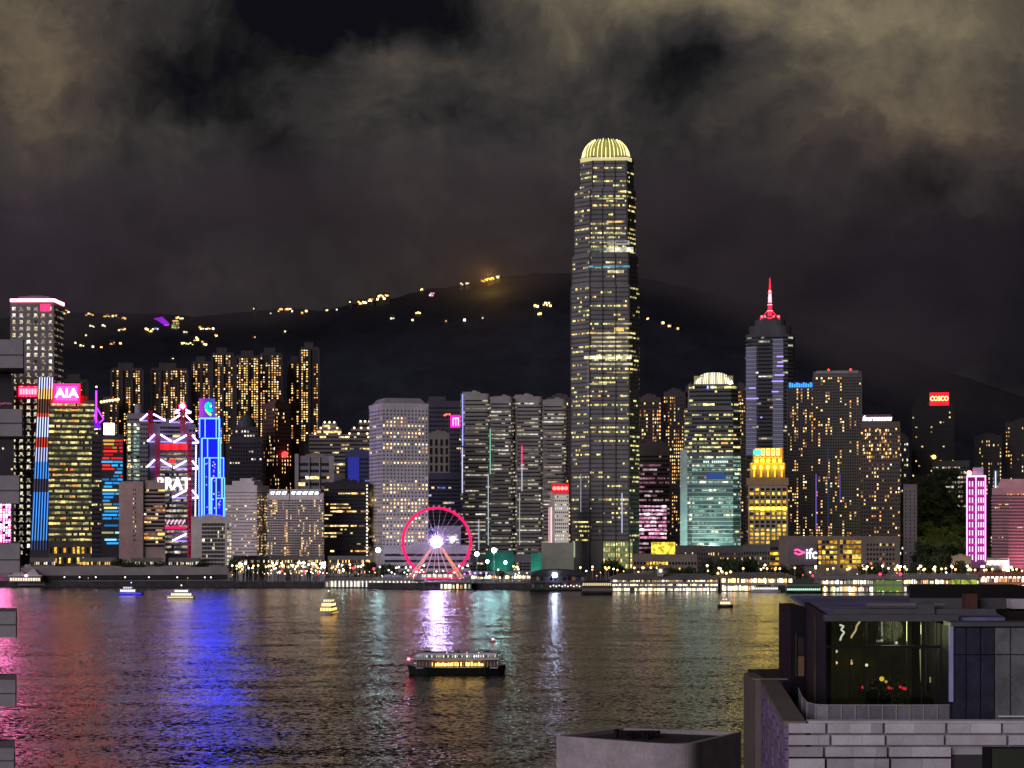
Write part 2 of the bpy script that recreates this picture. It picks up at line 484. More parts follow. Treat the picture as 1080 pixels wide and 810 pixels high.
def lerp_pts(pts, x):
    if x <= pts[0][0]: return pts[0][1]
    for (a, b), (c, d) in zip(pts, pts[1:]):
        if x <= c:
            t = (x - a) / (c - a); return b + (d - b) * t
    return pts[-1][1]
SHORE = [(-900, 619), (0, 619), (230, 619.5), (345, 620), (440, 621.5), (640, 622), (760, 624), (900, 625), (1080, 626), (2000, 626)]
def shore_D(px): return CAMH * F / (lerp_pts(SHORE, px) - HY)
gm = mat_pbr('city_ground', (.06, .058, .056), .85, var=.3, scale=.03)
gb = MB(); pxs = list(range(-900, 2001, 50)); fr = [(X(p, shore_D(p)), shore_D(p) + 8) for p in pxs]
n = len(pxs)
vv = [(x, y, 4.0) for x, y in fr] + [(x * 2.2, 5500, 4.0) for x, y in fr]
gb.grid(vv, [(i, i + 1, n + i + 1, n + i) for i in range(n - 1)], gm)
tag(gb.build('ground'), kind='structure')
sb = MB(); sm_ = mat_pbr('seawall_stone', (.05, .048, .05), .9, var=.4, scale=.2)
vv = [(x, y - 1.2, -2.0) for x, y in fr] + [(x, y - 1.2, 4.25) for x, y in fr] + [(x, y + .4, 4.25) for x, y in fr] + [(x, y + .4, -2) for x, y in fr]
sb.grid(vv, [(i + k * n, i + 1 + k * n, (k + 1) * n + i + 1, (k + 1) * n + i) for k in range(3) for i in range(n - 1)], sm_)
tag(sb.build('seawall'), 'dark stone seawall along the far shore of the harbour', 'seawall')
nb = MB(); nb.face([(-900, -250, 4.0), (900, -250, 4.0), (900, 330, 4.0), (-900, 330, 4.0)], gm)
nb.face([(-900, 330, -2), (900, 330, -2), (900, 330, 4), (-900, 330, 4)], sm_)
tag(nb.build('near_quay_ground'), kind='structure')

RIDGE = [(-1200, 400), (-400, 352), (-60, 342), (65, 328), (130, 331), (165, 331), (215, 334), (262, 329), (300, 325), (340, 327), (375, 319), (415, 316), (450, 305), (475, 303),
         (505, 297), (535, 292), (570, 288), (615, 287), (660, 291), (720, 302), (800, 322), (880, 348), (980, 385), (1080, 420), (1400, 470), (2200, 500)]
D0, D1 = 2350.0, 3600.0
_rg = random.Random(5)
_ph = [(_rg.uniform(.004, .03), _rg.uniform(.002, .012), _rg.uniform(0, 6.3), _rg.uniform(.4, 1)) for _ in range(14)]
def hill_z(x, y):
    px = CX + x * F / max(y, 500.0); zr = Z(lerp_pts(RIDGE, px), D1)
    t = (y - D0) / (D1 - D0)
    if t <= 0: return 3.0 - min(5.5, -t * 300)
    if t <= 1:
        z = (zr - 4) * (t ** 1.25) + 4
        bump = sum(a * math.sin(x * fx + y * fy + p) for fx, fy, p, a in _ph)
        return z + bump * 3.2 * min(1, t * 3) * (1 - t) * 1.5
    return zr - (t - 1) * 500
def hill_mat():
    m = mat_pbr('wooded_hillside', (.024, .027, .040), .95, var=.28, scale=.02, spec=.1)  # bluish haze tint put into the foliage colour
    return m
hb = MB(); hb.smooth = True
cols = [p for p in range(-1200, 2201, 12)]; rows = [D0 - 80 + (D1 - D0 + 80) * j / 60 for j in range(61)] + [D1 + 60, D1 + 250, D1 + 600]
_jr = random.Random(3)
vv = []
for j, y in enumerate(rows):
    for p in cols:
        x = X(p, y); z = hill_z(x, y)
        if j > 8: z += _jr.uniform(-2.6, 2.6)
        vv.append((x, y, z))
nc = len(cols)
hb.grid(vv, [(j * nc + i, j * nc + i + 1, (j + 1) * nc + i + 1, (j + 1) * nc + i) for j in range(len(rows) - 1) for i in range(nc - 1)], hill_mat())
tag(hb.build('hill'), kind='structure')

# ================================================================ skyline, left to right
RED = (1, .03, .06); PINK = (1, .02, .16); MAGENTA = (1, .05, .55); VIOLET = (.28, .02, 1); BLUE = (.03, .06, 1)
def led_frame(B, x0, x1, z0, z1, y, m, t=.8):
    B.box(x0, x1, y - t, y, z1 - t, z1, m); B.box(x0, x1, y - t, y, z0, z0 + t, m)
    B.box(x0, x0 + t, y - t * .9, y, z0 + t, z1 - t, m); B.box(x1 - t, x1, y - t * .9, y, z0 + t, z1 - t, m)

# -- pink screen tower at the frame's left edge, mostly unseen, glow raised to tint the water
t = Tower('hotel_tower', 'pink lit striped tower at the left edge above the tent roofed pavilion', 'tower', -75, 10, 528, 1640, wall=(.3, .26, .3))
t.body(); t.faces(6, t.H - 2, 26, 30, lit=.9, pal='screen', mode='all', wf=.6, hf=.7, gain=14.0); t.roof(); t.finish()
t = Tower('office_tower', 'dark narrow tower behind the grey balcony slabs at the left edge', 'tower', -40, 14, 388, 2050, wall=(.05, .045, .05))
t.body(); t.faces(30, t.H - 4, 40, 12, lit=.12, pal='white', mode='all', wf=.4, hf=.4, dark=None); t.roof(); t.finish(40)

# -- tall tower with the white light marks and a pink roof edge
t = Tower('office_tower', 'tall grey tower with white window marks and a glowing pink roof edge', 'tower', 12, 67, 316, 2100, th=76, split=57, wall=(.16, .15, .165))
t.body(); a, b = t.w / 2, t.d / 2
t.facade((-a, b), (-a, -b), 10, t.H - 6, 38, 6, lit=.93, pal='white', mode='all', wf=.42, hf=.5, gain=.8)
t.facade((-a, b), (-a, -b), 10 - 2.2, t.H - 6 - 2.2, 38, 12, lit=.8, pal='white', mode='all', wf=.34, hf=.14, gain=.45, dark=None, own=False, off=.2)
t.facade((-a, -b), (a, -b), 10, t.H - 6, 38, 7, lit=.8, pal='white', mode='all', wf=.5, hf=.3, gain=.28, own=False)
t.facade((a, -b), (a, b), 10, t.H - 6, 38, 6, lit=.8, pal='white', mode='all', wf=.4, hf=.4, own=False)
t.part('roof_edge_light', lambda B: (B.box(-a - .8, -a, -b, b, t.H - 2.2, t.H + .9, em((1, .26, .36), 9)), B.box(-a - .8, a, -b - .8, -b, t.H - 2.2, t.H + .9, em((1, .26, .36), 9))))
def _s(B): B.box(-a - 1.0, -a - .2, -b + 4, -b + 14, t.H - 12, t.H - 5, em((1, .02, .09), 3.5))
t.part('sign', _s)
def _s(B):
    B.box(-a - 1.0, -a - .2, b - 36, b - 9, t.hz(418), t.hz(408), em((1, .004, .03), 12))
    for i in range(8): B.box(-a - 1.5, -a - 1.0, b - 34 + i * 3.1, b - 32 + i * 3.1, t.hz(416), t.hz(410), em((1, .35, .4), 2.2))
t.part('sign', _s)
t.roof(.7, 4); t.finish()

# -- yellow banded tower with the striped light wall
D = 1900
t = Tower('office_tower', 'yellow banded office tower with a pink framed letter sign and striped light wall', 'tower', 52, 99, 422, D, wall=(.10, .085, .06), depth=40)
t.body()
t.facade((-t.w / 2, -t.d / 2), (t.w / 2, -t.d / 2), t.hz(572), t.hz(424), 26, 24, lit=.93, pal='green', mode='all', wf=.92, hf=.40, gain=.66, ledge=.6)
t.facade((-t.w / 2, -t.d / 2), (t.w / 2, -t.d / 2), 4, t.hz(575), 2, 10, lit=.5, pal='gold', mode='all', wf=.5, hf=.6)
t.facade((t.w / 2, -t.d / 2), (t.w / 2, t.d / 2), 20, t.H - 5, 24, 12, lit=.1, pal='office', wf=.9, hf=.4, own=False)
x0, x1 = t.lx(57), t.lx(84)
def _s(B): B.box(x0, x1, t.fy - 2.2, t.fy - .4, t.hz(425), t.hz(405), em((1, .002, .018), 26))
sg = t.part('sign', _s)
o = MB(); o.box(t.lx(59.5), t.lx(81.5), t.fy - 2.6, t.fy - 2.25, t.hz(422.5), t.hz(407.5), em((1, .02, .10), 9)); o.build('sign_panel', sg)
text(sg, 'lettering', 'AIA', em((1, .93, .97), 4.0), (t.lx(70.5), t.fy - 2.9, t.hz(415.2)), 12.0, bold=.02, sx=1.12)
# light strips leaning along the corner wing: gold, white, red, white and blue sections
NS = 6
wg = t.part('corner_wing', lambda B: B.grid([(t.lx(32), t.fy + 4, 0), (t.lx(52.5), t.fy + 4, 0), (t.lx(52.5), t.fy + 24, 0), (t.lx(32), t.fy + 24, 0),
     (t.lx(41), t.fy + 4, t.hz(398)), (t.lx(57.5), t.fy + 4, t.hz(398)), (t.lx(57.5), t.fy + 24, t.hz(398)), (t.lx(41), t.fy + 24, t.hz(398))],
     [(0, 1, 5, 4), (1, 2, 6, 5), (2, 3, 7, 6), (3, 0, 4, 7), (4, 5, 6, 7)], wall_mat((.05, .05, .06))))
SEG = [(398, 410, (.55, .6, 1), 1.6), (410, 421, (1, .6, .18), 1.3), (421, 436, (.35, .12, .08), .5), (436, 440, (1, .1, .06), 1.1), (440, 461, (.5, .62, 1), 1.6), (461, 472, (1, .08, .04), .7),
       (472, 487, (.5, .55, .95), 1.2), (487, 505, (.06, .32, 1), 1.2), (505, 519, (.12, .12, .2), .4), (519, 547, (.05, .28, 1), 1.3), (547, 570, (.08, .35, 1), 1.0), (570, 580, (.1, .15, .4), .4)]
for i in range(NS):
    def _s(B):
        for (y0, y1, c, s) in SEG:
            def px_at(y): f = (y - 398) / (582 - 398); L = 41.5 - 8.5 * f; Rr = 57 - 6.5 * f; return L + (Rr - L) * (i + .5) / NS
            q = []
            for y in (y1, y0):
                x = t.lx(px_at(y)); z = t.hz(y); q += [(x - .42, t.fy + 3, z), (x + .42, t.fy + 3, z), (x + .42, t.fy + 4, z), (x - .42, t.fy + 4, z)]
            B.grid(q, [(0, 1, 5, 4), (1, 2, 6, 5), (3, 0, 4, 7)], em(c, s * 1.25))
    t.part('light_strip', _s, wg)
t.roof(.7, 4); t.finish()

# -- dark tower with violet mast
t = Tower('bank_tower', 'dark angular tower with a violet neon mast and triangle on top', 'tower', 94, 110, 446, 2150, wall=(.05, .045, .06))
t.body(); t.faces(10, t.H - 4, 28, 5, lit=.12, pal='white', wf=.8, hf=.4)
v = em(VIOLET, 5); V = lambda px, py: (t.lx(px), t.fy - .5, t.hz(py))
t.part('mast', lambda B: (B.tube(V(101.5, 446), V(101.5, 412), .9, v), B.ball(V(101.7, 408), 1.0, em((1, .9, .7), 3))))
t.part('neon_triangle', lambda B: [B.tube(V(*p), V(*q), .65, v) for p, q in (((101.5, 429), (109, 442)), ((93, 432), (99, 445)), ((109, 442), (105, 446)), ((99, 445), (101.5, 430)))] +
       [B.prism([(t.lx(95), t.fy - 1), (t.lx(107), t.fy - 1), (t.lx(107), t.fy + 6), (t.lx(95), t.fy + 6)], t.hz(452), t.hz(443), em(VIOLET, .8), [(t.lx(99), t.fy - 1), (t.lx(104), t.fy - 1), (t.lx(104), t.fy + 6), (t.lx(99), t.fy + 6)])])
t.finish(40)

# -- red and blue light wall building with white screen
t = Tower('office_tower', 'dark building with red and blue light bars under a glaring white roof screen', 'tower', 97, 130, 458, 1880, wall=(.04, .04, .045), depth=35)
t.body()
fa, fb = (t.lx(97), t.fy), (t.lx(107), t.fy)
t.facade(fa, fb, 6, t.H - 6, 26, 5, lit=.2, pal='office', wf=.8, hf=.4)
rg = random.Random(12)
nr = 30
for r in range(nr):
    y0 = 463 + r * (575 - 463) / nr; yc = y0 + 1.6
    def _s(B):
        x = 107 + rg.random() * 4
        while x < 129:
            L = rg.uniform(4, 16); xe = min(129, x + L)
            if yc < 484: c = rg.choice([(1, .03, .03)] * 5 + [(1, .5, .1), (.05, .35, 1)])
            elif yc < 505: c = rg.choice([(.05, .45, 1)] * 4 + [(1, .04, .03)] * 2)
            else: c = rg.choice([(.03, .38, .95)] * 6 + [(.3, .8, 1), (1, .1, .05), (.9, .8, .3)])
            if rg.random() < .86: B.box(t.lx(x), t.lx(xe), t.fy - .7, t.fy - .05, t.hz(yc + 1.1), t.hz(yc - .9), em(c, rg.choice((.5, .9, 1.3))))
            x = xe + rg.uniform(.5, 2.5)
    t.part('light_bar', _s)
t.part('roof_screen', lambda B: (B.box(t.lx(109), t.lx(121), t.fy - 1, t.fy + 3, t.hz(459), t.hz(446), DARK), B.box(t.lx(109.6), t.lx(120.6), t.fy - 1.5, t.fy - 1.05, t.hz(458.5), t.hz(446.5), em((1, .75, .98), 12.0))))
t.finish(60)

# -- slim grey tower with coloured light columns
t = Tower('office_tower', 'slim grey tower with green and yellow light columns left of the red masts', 'tower', 134, 156, 436, 2060, wall=(.28, .27, .30))
t.body(); t.part('roof_drum', lambda B: B.lathe([(4, t.H), (4, t.H + 10), (.1, t.H + 11)], t.wm, 16, (t.lx(146), 0)))
for i, px in enumerate((136.5, 142.5, 145.5)):
    A, B_ = (t.lx(px - 1.5), t.fy - .1), (t.lx(px + 1.5), t.fy - .1)
    t.facade(A, B_, t.hz(560), t.hz(446), 30, 1, lit=.95, pal='cyan' if i else 'green', mode='all', wf=.9, hf=.6, gain=1.4)
t.faces(8, t.H - 4, 30, 8, lit=.04, pal='white', wf=.7, hf=.4, dark=GLASS_B); t.finish(90)

# -- bank headquarters with coat-hanger trusses
D = 1960
t = Tower('bank_headquarters', 'grey bank headquarters hung from white neon trusses between red lattice masts', 'tower', 158, 206, 447, D, wall=(.17, .165, .18), depth=45)
t.body(); P = lambda px, py, y=-3.0: (t.lx(px), t.fy + y, t.hz(py))
t.facade((t.lx(169), t.fy), (t.lx(198), t.fy), t.hz(585), t.hz(476), 20, 12, lit=.93, pal='white', mode='all', wf=.9, hf=.42, gain=.5, ledge=.7)
t.facade((t.lx(169), t.fy), (t.lx(190), t.fy), t.hz(462), t.hz(449), 3, 8, lit=.5, pal='green', wf=.9, hf=.5)
t.facade((t.lx(199), t.fy), (t.lx(206), t.fy), 8, t.H - 4, 26, 2, lit=.1, pal='white', wf=.8, hf=.4)
redm = em((1, .02, .12), .28); redd = mat_pbr('dark_red_steel', (.20, .03, .05), .5); neon = em((.62, .38, 1), 9.0); neon2 = em((.45, .3, 1), 1.3)
for (px, ya, yb) in ((159, 433, 460), (192.5, 430, 458), (166.5, 458, 585), (199.5, 456, 590)):
    def _m(B):
        for dx in (-1.7, 1.7): B.tube(P(px + dx, yb), P(px + dx, ya), .45, redm)
        y = ya; k = 0
        while y + 4 < yb:
            B.tube(P(px - 1.7, y), P(px + 1.7, y + 4), .3, redm); B.tube(P(px - 1.7, y + 4), P(px + 1.7, y + 4), .3, redd); y += 4
    t.part('lattice_mast', _m)
def truss(cx, cy, wl, wr, h):
    def _t(B):
        for sx, wd in ((-1, wl), (1, wr)):
            if not wd: continue
            B.tube(P(cx + sx * 3, cy - h, -4), P(cx + sx * wd, cy, -4), .75, neon); B.tube(P(cx + sx * 3, cy + .6, -4), P(cx + sx * wd, cy + .6, -4), .7, neon if wd < 10 else neon2)
            B.tube(P(cx + sx * wd, cy + .8, -4), P(cx + sx * wd, cy - 1.2, -4), .7, neon)
    t.part('truss', _t)
truss(159, 443.5, 10, 15, 6.5); truss(192.5, 445, 13, 10, 7); truss(166.5, 465.5, 10, 14, 7); truss(199.5, 466.5, 16, 9, 7.5)
truss(166.5, 492, 10, 14, 7); truss(199.5, 493.5, 16, 9, 7.5); truss(199.5, 524.5, 17, 9, 7.5); truss(199.5, 570, 17, 8, 7)
truss(192.5, 435, 8, 8, 3)
def _b(B):
    for i in range(9): B.box(t.lx(169 + i * 3.2), t.lx(171.8 + i * 3.2), t.fy - 2, t.fy - .4, t.hz(474.5), t.hz(468.5), em((1, .02, .03), 1.0 + .5 * (i % 3)))
t.part('red_sign', _b)
t.part('red_emblem', lambda B: B.box(t.lx(178), t.lx(185), t.fy - 1.4, t.fy - .8, t.hz(488), t.hz(484), em((1, .05, .05), 1.0)))
text(t.root, 'lettering', 'BRAT', em((1, .96, 1), 3.2), (t.lx(183), t.fy - 1.8, t.hz(510.5)), 15.5, bold=.03, sx=.86)
def _b(B):
    for i in range(6): B.tube(P(172 + i * 4, 553, -1), P(175 + i * 4, 548, -1), .6, em((1, .55, .8), 1.3))
    B.box(t.lx(170), t.lx(196), t.fy - 1.0, t.fy - .5, t.hz(558), t.hz(555), em((1, .02, .2), .9))
t.part('light_display', _b)
t.part('beacon', lambda B: (B.ball(P(192.3, 428.5, 0), 2.6, em((1, .45, .75), 8)), B.torus(P(192.3, 428.5, 0), 3.2, .6, em((1, .02, .25), 2.5), n=24)))
t.roof(.5, 4); t.finish(100)

# -- blue neon stepped tower with the logo panel
D = 1900
t = Tower('bank_tower', 'stepped bank tower outlined in blue neon with a green emblem panel on top', 'tower', 209, 239, 441, D, wall=(.03, .03, .10), depth=34)
bl = mat_pbr('blue_lit_cladding', (.05, .05, .25), .4)
for (l, r, y) in ((210, 232, 441), (211.5, 233, 462), (213, 236, 483), (217, 237, 503), (224, 239, 525)):
    t.wall.box(t.lx(l) + .0, t.lx(r), t.fy + (441 - y) * .03, t.d / 2 - (y - 441) * .02, -2, t.hz(y), t.wm)
glowb = em((.0009, .0014, 1), 13.0)
def _g(B):
    B.box(t.lx(210.4), t.lx(231.5), t.fy - .30, t.fy - .1, t.hz(461), t.hz(442), glowb)
    B.box(t.lx(211.8), t.lx(232.6), t.fy - .30 - .63, t.fy - .66, t.hz(482), t.hz(463), glowb)
    B.box(t.lx(213.4), t.lx(235.6), t.fy - 1.6, t.fy - 1.3, t.hz(546), t.hz(484), glowb)
    B.box(t.lx(217.4), t.lx(238.6), t.fy - 2.9, t.fy - 2.6, t.hz(546), t.hz(526), glowb)
t.part('glowing_cladding', _g)
nb_ = em((.03, .07, 1), 12.0); nc_ = em((.04, .14, 1), 7.0); LINES = [
 ((210.5, 441.5), (231.5, 441.5)), ((210.8, 441.5), (210.8, 462)), ((216.4, 441.5), (216.4, 462)), ((231.2, 441.5), (231.2, 462)), ((228, 441.5), (228, 462)),
 ((213, 462.5), (232.8, 462.5)), ((213, 462.5), (213, 546)), ((219, 462.5), (219, 483)), ((232.5, 462.5), (232.5, 503)), ((230.5, 462.5), (230.5, 503)),
 ((215.5, 483), (236, 483)), ((215.5, 483), (215.5, 546)), ((221, 483), (221, 546)), ((235.6, 483), (235.6, 504)),
 ((222, 504), (236.8, 504)), ((223, 504), (223, 546)), ((228, 504), (228, 546)), ((236.6, 504), (236.6, 525)), ((234, 504), (234, 525)),
 ((228, 525.5), (238, 525.5)), ((238, 525.5), (238, 546)), ((236, 525.5), (236, 546)), ((210, 483), (210, 546))]
for i, (p, q) in enumerate(LINES):
    t.part('neon_line', lambda B: B.tube((t.lx(p[0]), t.fy - 3.6, t.hz(p[1])), (t.lx(q[0]), t.fy - 3.6, t.hz(q[1])), .5 if i % 3 else .8, nc_ if i % 2 else nb_, 6))
rg = random.Random(4)
for i in range(34):
    px, py = rg.choice(((218.5, 0), (225.5, 0), (231, 0), (225.5, 0))); py = rg.uniform(486, 544); px = px + rg.uniform(-1.2, 1.2)
    t.part('window', lambda B: B.box(t.lx(px - .6), t.lx(px + .6), t.fy - 3.3, t.fy - 3.0, t.hz(py + .7), t.hz(py - .7), em(rg.choice(((.7, .6, 1), (.5, .3, 1), (1, .8, 1))), 1.0)))
def _p(B):
    B.box(t.lx(210), t.lx(227), t.fy - .5, t.fy + 14, t.H - 1, t.hz(420), wall_mat((.2, .1, .3)))
    n = 8; cs = [(.55, .08, .9), (.55, .06, .85), (.38, .05, .85), (.2, .06, .8), (.10, .09, .75), (.08, .12, .75), (.10, .12, .72), (.15, .14, .70)]
    for i in range(n): B.box(t.lx(210.2 + 16.6 * i / n), t.lx(210.2 + 16.6 * (i + 1) / n), t.fy - 1, t.fy - .55, t.hz(439.5), t.hz(420.5), em(cs[i], .8))
pn = t.part('sign_panel', _p)
def _e(B):
    def ribbon(pts, m, wdt):
        for (a, b), (c, d) in zip(pts, pts[1:]): B.tube((t.lx(a), t.fy - 1.6, t.hz(b)), (t.lx(c), t.fy - 1.6, t.hz(d)), wdt, m, 8)
    ribbon([(222, 427), (221, 425.4), (218.5, 426), (217.4, 428.5), (217.5, 431), (219.5, 433.5), (222, 435)], em((.0, .85, .55), 1.3), 1.5)
    ribbon([(217.2, 431.5), (219, 434.5), (221.5, 437.2), (223, 437.8)], em((.45, 1, .15), 1.4), 1.3)
    ribbon([(219.5, 428.5), (222.5, 431.5), (223.5, 434.5)], em((.0, .55, 1), 1.2), 1.2)
    B.ball((t.lx(222.3), t.fy - 2, t.hz(428.5)), 1.2, em((.6, 1, .5), 1.4))
t.part('emblem', _e, pn)
for i in range(38):
    t.part('string_light', lambda B: B.ball((t.lx(207 - (i / 37) * .8), t.fy - 1, t.hz(470 + i * 2)), .85, em((.92, .86, 1), 1.8), 5))
t.finish(60)

# -- towers between and behind
def plain(name, label, px0, px1, py, D, wall, nr, ncf, z0=8, roof=(.6, 4), own=100, cat='tower', th=0, split=None, depth=30, group=None, para=True, **kw):
    t = Tower(name, label, cat, px0, px1, py, D, wall=wall, th=th, split=split, depth=depth, group=group)
    t.body(); t.faces(z0, t.H - kw.pop('top', 4), nr, ncf, **kw)
    if para: t.parapet()
    if roof: t.roof(*roof)
    return t
plain('office_tower', 'dim slate tower right of the blue neon tower with few lights', 242, 276, 462, 2120, (.055, .05, .075), 30, 12, lit=.10, pal='white', wf=.6, hf=.4, roof=None).finish(60)
t = Tower('office_tower', 'dark tower with a domed crown behind the pale harbour blocks', 'tower', 248, 272, 450, 2160, wall=(.07, .065, .09)); t.body()
t.part('dome', lambda B: B.lathe([(t.w * .42, t.H), (t.w * .38, t.H + 6), (t.w * .25, t.H + 11), (.2, t.H + 14)], t.wm, 20)); t.faces(10, t.H - 3, 30, 8, lit=.05, pal='white', wf=.6, hf=.4); t.finish(30)
t = plain('apartment_tower', 'reddish brown apartment tower with orange windows behind the hotels', 277, 307, 426, 2200, (.12, .06, .05), 32, 10, lit=.16, pal='resid', mode='resid', wf=.5, hf=.5, th=40, split=290)
t.part('red_beacon', lambda B: B.ball((0, t.fy - 3, t.hz(479)), 3.4, em((1, .03, .03), 4))); t.finish(60)
t = plain('office_tower', 'grey finned block with orange lit floors behind the twin hotel blocks', 312, 352, 482, 1960, (.24, .22, .22), 15, 16, lit=.30, pal='resid', mode='office', wf=.9, hf=.45, roof=(.5, 3))
t.part('corner_fin', lambda B: B.box(t.lx(311), t.lx(315), t.fy - 2, t.fy + 6, 0, t.H + 3, CONC)); t.part('corner_fin', lambda B: B.box(t.lx(347), t.lx(352), t.fy - 2, t.fy + 6, 0, t.H + 1, CONC))
for px in (326, 337): t.part('fin', lambda B: B.box(t.lx(px - .5), t.lx(px + .5), t.fy - 1.5, t.fy - .06, 0, t.H, CONC))
t.finish()
def stepped(label, px0, px1, tops, D, wall, own=100, **kw):
    t = Tower('hotel_tower', label, 'tower', px0, px1, tops[0][2], D, wall=wall)
    for (l, r, y) in tops: t.wall.box(t.lx(l), t.lx(r), t.fy - (y - tops[0][2]) * .15, t.d / 2, -2, t.hz(y), t.wm)
    for i, (l, r, y) in enumerate(tops):
        y1 = tops[i + 1][2] if i + 1 < len(tops) else kw.get('bot', 560); yy = t.fy - (y - tops[0][2]) * .15
        t.facade((t.lx(l), yy), (t.lx(r), yy), t.hz(y1) , t.hz(y) - 1, max(1, int((y1 - y) / 4.2)), int((r - l) / 2.2), lit=.55, pal='warm', mode='office', wf=.88, hf=.42)
    t.stuff_done = True
    for (l, r, y) in tops[:3]:
        for k in range(3):
            px = l + (r - l) * (k + .5) / 3
            t.part('roof_lamp', lambda B: B.ball((t.lx(px), t.fy - (y - tops[0][2]) * .15 - .5, t.hz(y) + .6), 1.1, em((1, .8, .6), 2.5), 6))
    t.finish(own); return t
stepped('stepped hotel with warm lit floors behind the dark harbour block', 326, 364, [(340, 355, 446), (334, 360, 452), (326, 364, 458)], 2080, (.20, .18, .17), bot=500)
stepped('terraced roof tower with orange lit top floors left of the round windowed tower', 364, 392, [(378, 392, 445), (370, 392, 452), (364, 392, 458)], 2040, (.16, .14, .13), bot=500)
t = plain('office_tower', 'blue glass tower glowing beside the round windowed tower', 364, 390, 478, 1980, (.05, .06, .16), 24, 10, lit=.18, pal='blue', wf=.9, hf=.5, dark=GLASS_B)
t.part('blue_light_panel', lambda B: B.box(t.lx(367), t.lx(379), t.fy - .5, t.fy - .25, t.hz(510), t.hz(482), em((.08, .09, .8), .35))); t.finish(60)

# -- pale harbour blocks in front
t = plain('civic_block', 'brown concrete block with a blank side wall and dark banded floors', 126, 174, 510, 1745, (.40, .33, .28), 1, 1, lit=0, dark=None, roof=None, depth=26)
t.wall.box(t.lx(128), t.lx(151), t.fy - 2.5, t.d / 2 - 2, -2, t.H + 1.8, t.wm)
t.part('roof_mast', lambda B: B.box(t.lx(155.5), t.lx(157.5), -3, 0, t.H, t.hz(500), DARK)); t.part('roof_plant', lambda B: B.box(t.lx(153), t.lx(166), -6, 6, t.H, t.H + 3, t.wm))
t.facade((t.lx(152), t.fy), (t.lx(173.5), t.fy), t.hz(578), t.hz(515), 15, 9, lit=.35, pal='resid', mode='office', wf=.96, hf=.5, ledge=1.0)
t.facade((t.lx(140), t.fy - 2.5), (t.lx(144), t.fy - 2.5), t.hz(572), t.hz(514), 12, 2, lit=.45, pal='warm', mode='all', wf=.45, hf=.4); t.finish()
t = plain('civic_block', 'pale slab block with a dark gridded front and a column of lit windows', 202, 245, 546, 1640, (.58, .54, .51), 1, 1, lit=0, dark=None, roof=(.5, 2), depth=22)
t.facade((t.lx(213), t.fy), (t.lx(237), t.fy), 3, t.H - 4, 13, 16, lit=.03, pal='white', mode='all', wf=.78, hf=.7)
t.facade((t.lx(239), t.fy), (t.lx(244), t.fy), 3, t.H - 4, 13, 2, lit=.9, pal='white', mode='all', wf=.7, hf=.6, gain=.8); t.finish()
t = plain('hotel_block', 'large pale hotel block with narrow bands and one lit window column', 238, 284, 513, 1780, (.62, .57, .57), 22, 26, th=74, split=271, lit=.08, pal='warm', mode='all', wf=.85, hf=.3, roof=(.7, 5))
a, b = t.w / 2, t.d / 2; t.facade((-a, -b), (a, -b), 8, t.H - 8, 20, 6, lit=.35, pal='warm', mode='resid', wf=.4, hf=.45, dark=None, off=.3); t.finish()
for (l, r, lab, nn, px_s) in ((282, 305, 'left of the twin cream hotel blocks with a white roof sign', 20, (286, 303)), (306, 341, 'right and wider twin of the cream hotel blocks with a white roof sign', 30, (308, 337))):
    t = plain('hotel_block', lab, l, r, 522, 1765, (.66, .61, .59), 22, (r - l) // 2, lit=.14, pal='warm', mode='resid', wf=.72, hf=.5, ledge=.5, roof=None, depth=24)
    t.part('roof_floor', lambda B: B.box(t.lx(px_s[0] - 2), t.lx(px_s[1] + 1), t.fy + 1, t.d / 2 - 1, t.H, t.hz(516), t.wm))
    sg = t.part('roof_sign', lambda B: B.box(t.lx(px_s[0]), t.lx(px_s[1]), t.fy - .2, t.fy + .8, t.hz(522.2), t.hz(517.8), mat_pbr('sign_back', (.1, .1, .12))))
    k = int((px_s[1] - px_s[0]) / 2.1)
    def _q(B):
        for i in range(k):
            x = px_s[0] + .5 + i * 2.1; m = em((.92, .95, 1), 2.6)
            if i % 3 == 0: B.torus((t.lx(x + .7), t.fy - .7, t.hz(520)), 1.15, .32, m, n=14, k=4)
            elif i % 3 == 1: B.box(t.lx(x), t.lx(x + .5), t.fy - .9, t.fy - .4, t.hz(521.6), t.hz(518.4), m); B.box(t.lx(x + .55), t.lx(x + 1.4), t.fy - .9, t.fy - .4, t.hz(519.2), t.hz(518.4), m)
            else: B.box(t.lx(x), t.lx(x + 1.4), t.fy - .9, t.fy - .4, t.hz(521.6), t.hz(520.9), m); B.box(t.lx(x + .4), t.lx(x + .9), t.fy - .9, t.fy - .4, t.hz(520.8), t.hz(518.4), m)
    q = MB(); _q(q); q.build('lettering', sg)
    if l == 282: t.flood(304, (1, .50, .10), 9000, dist=3, z=13, aim=.75, size=60)
    else: t.flood(340, (1, .55, .12), 5000, dist=2.5, z=13, aim=.75, size=50)
    t.finish()
t = plain('office_tower', 'black glass office block with scattered warm lit floors near the wheel', 342, 389, 510, 1800, (.022, .02, .025), 21, 22, lit=.24, pal='warm', wf=.85, hf=.42, roof=(.5, 3))
t.wall.box(t.lx(351), t.lx(372), t.fy + 3, t.d / 2, t.H, t.hz(508), t.wm)
for i in range(24): t.part('edge_light', lambda B: B.box(t.lx(386.2), t.lx(387.8), t.fy - .9, t.fy - .2, t.hz(513 + i * 3.7), t.hz(511.2 + i * 3.7), em((1, .93, .8), 1.3)))
t.finish()

# -- white tower with round windows

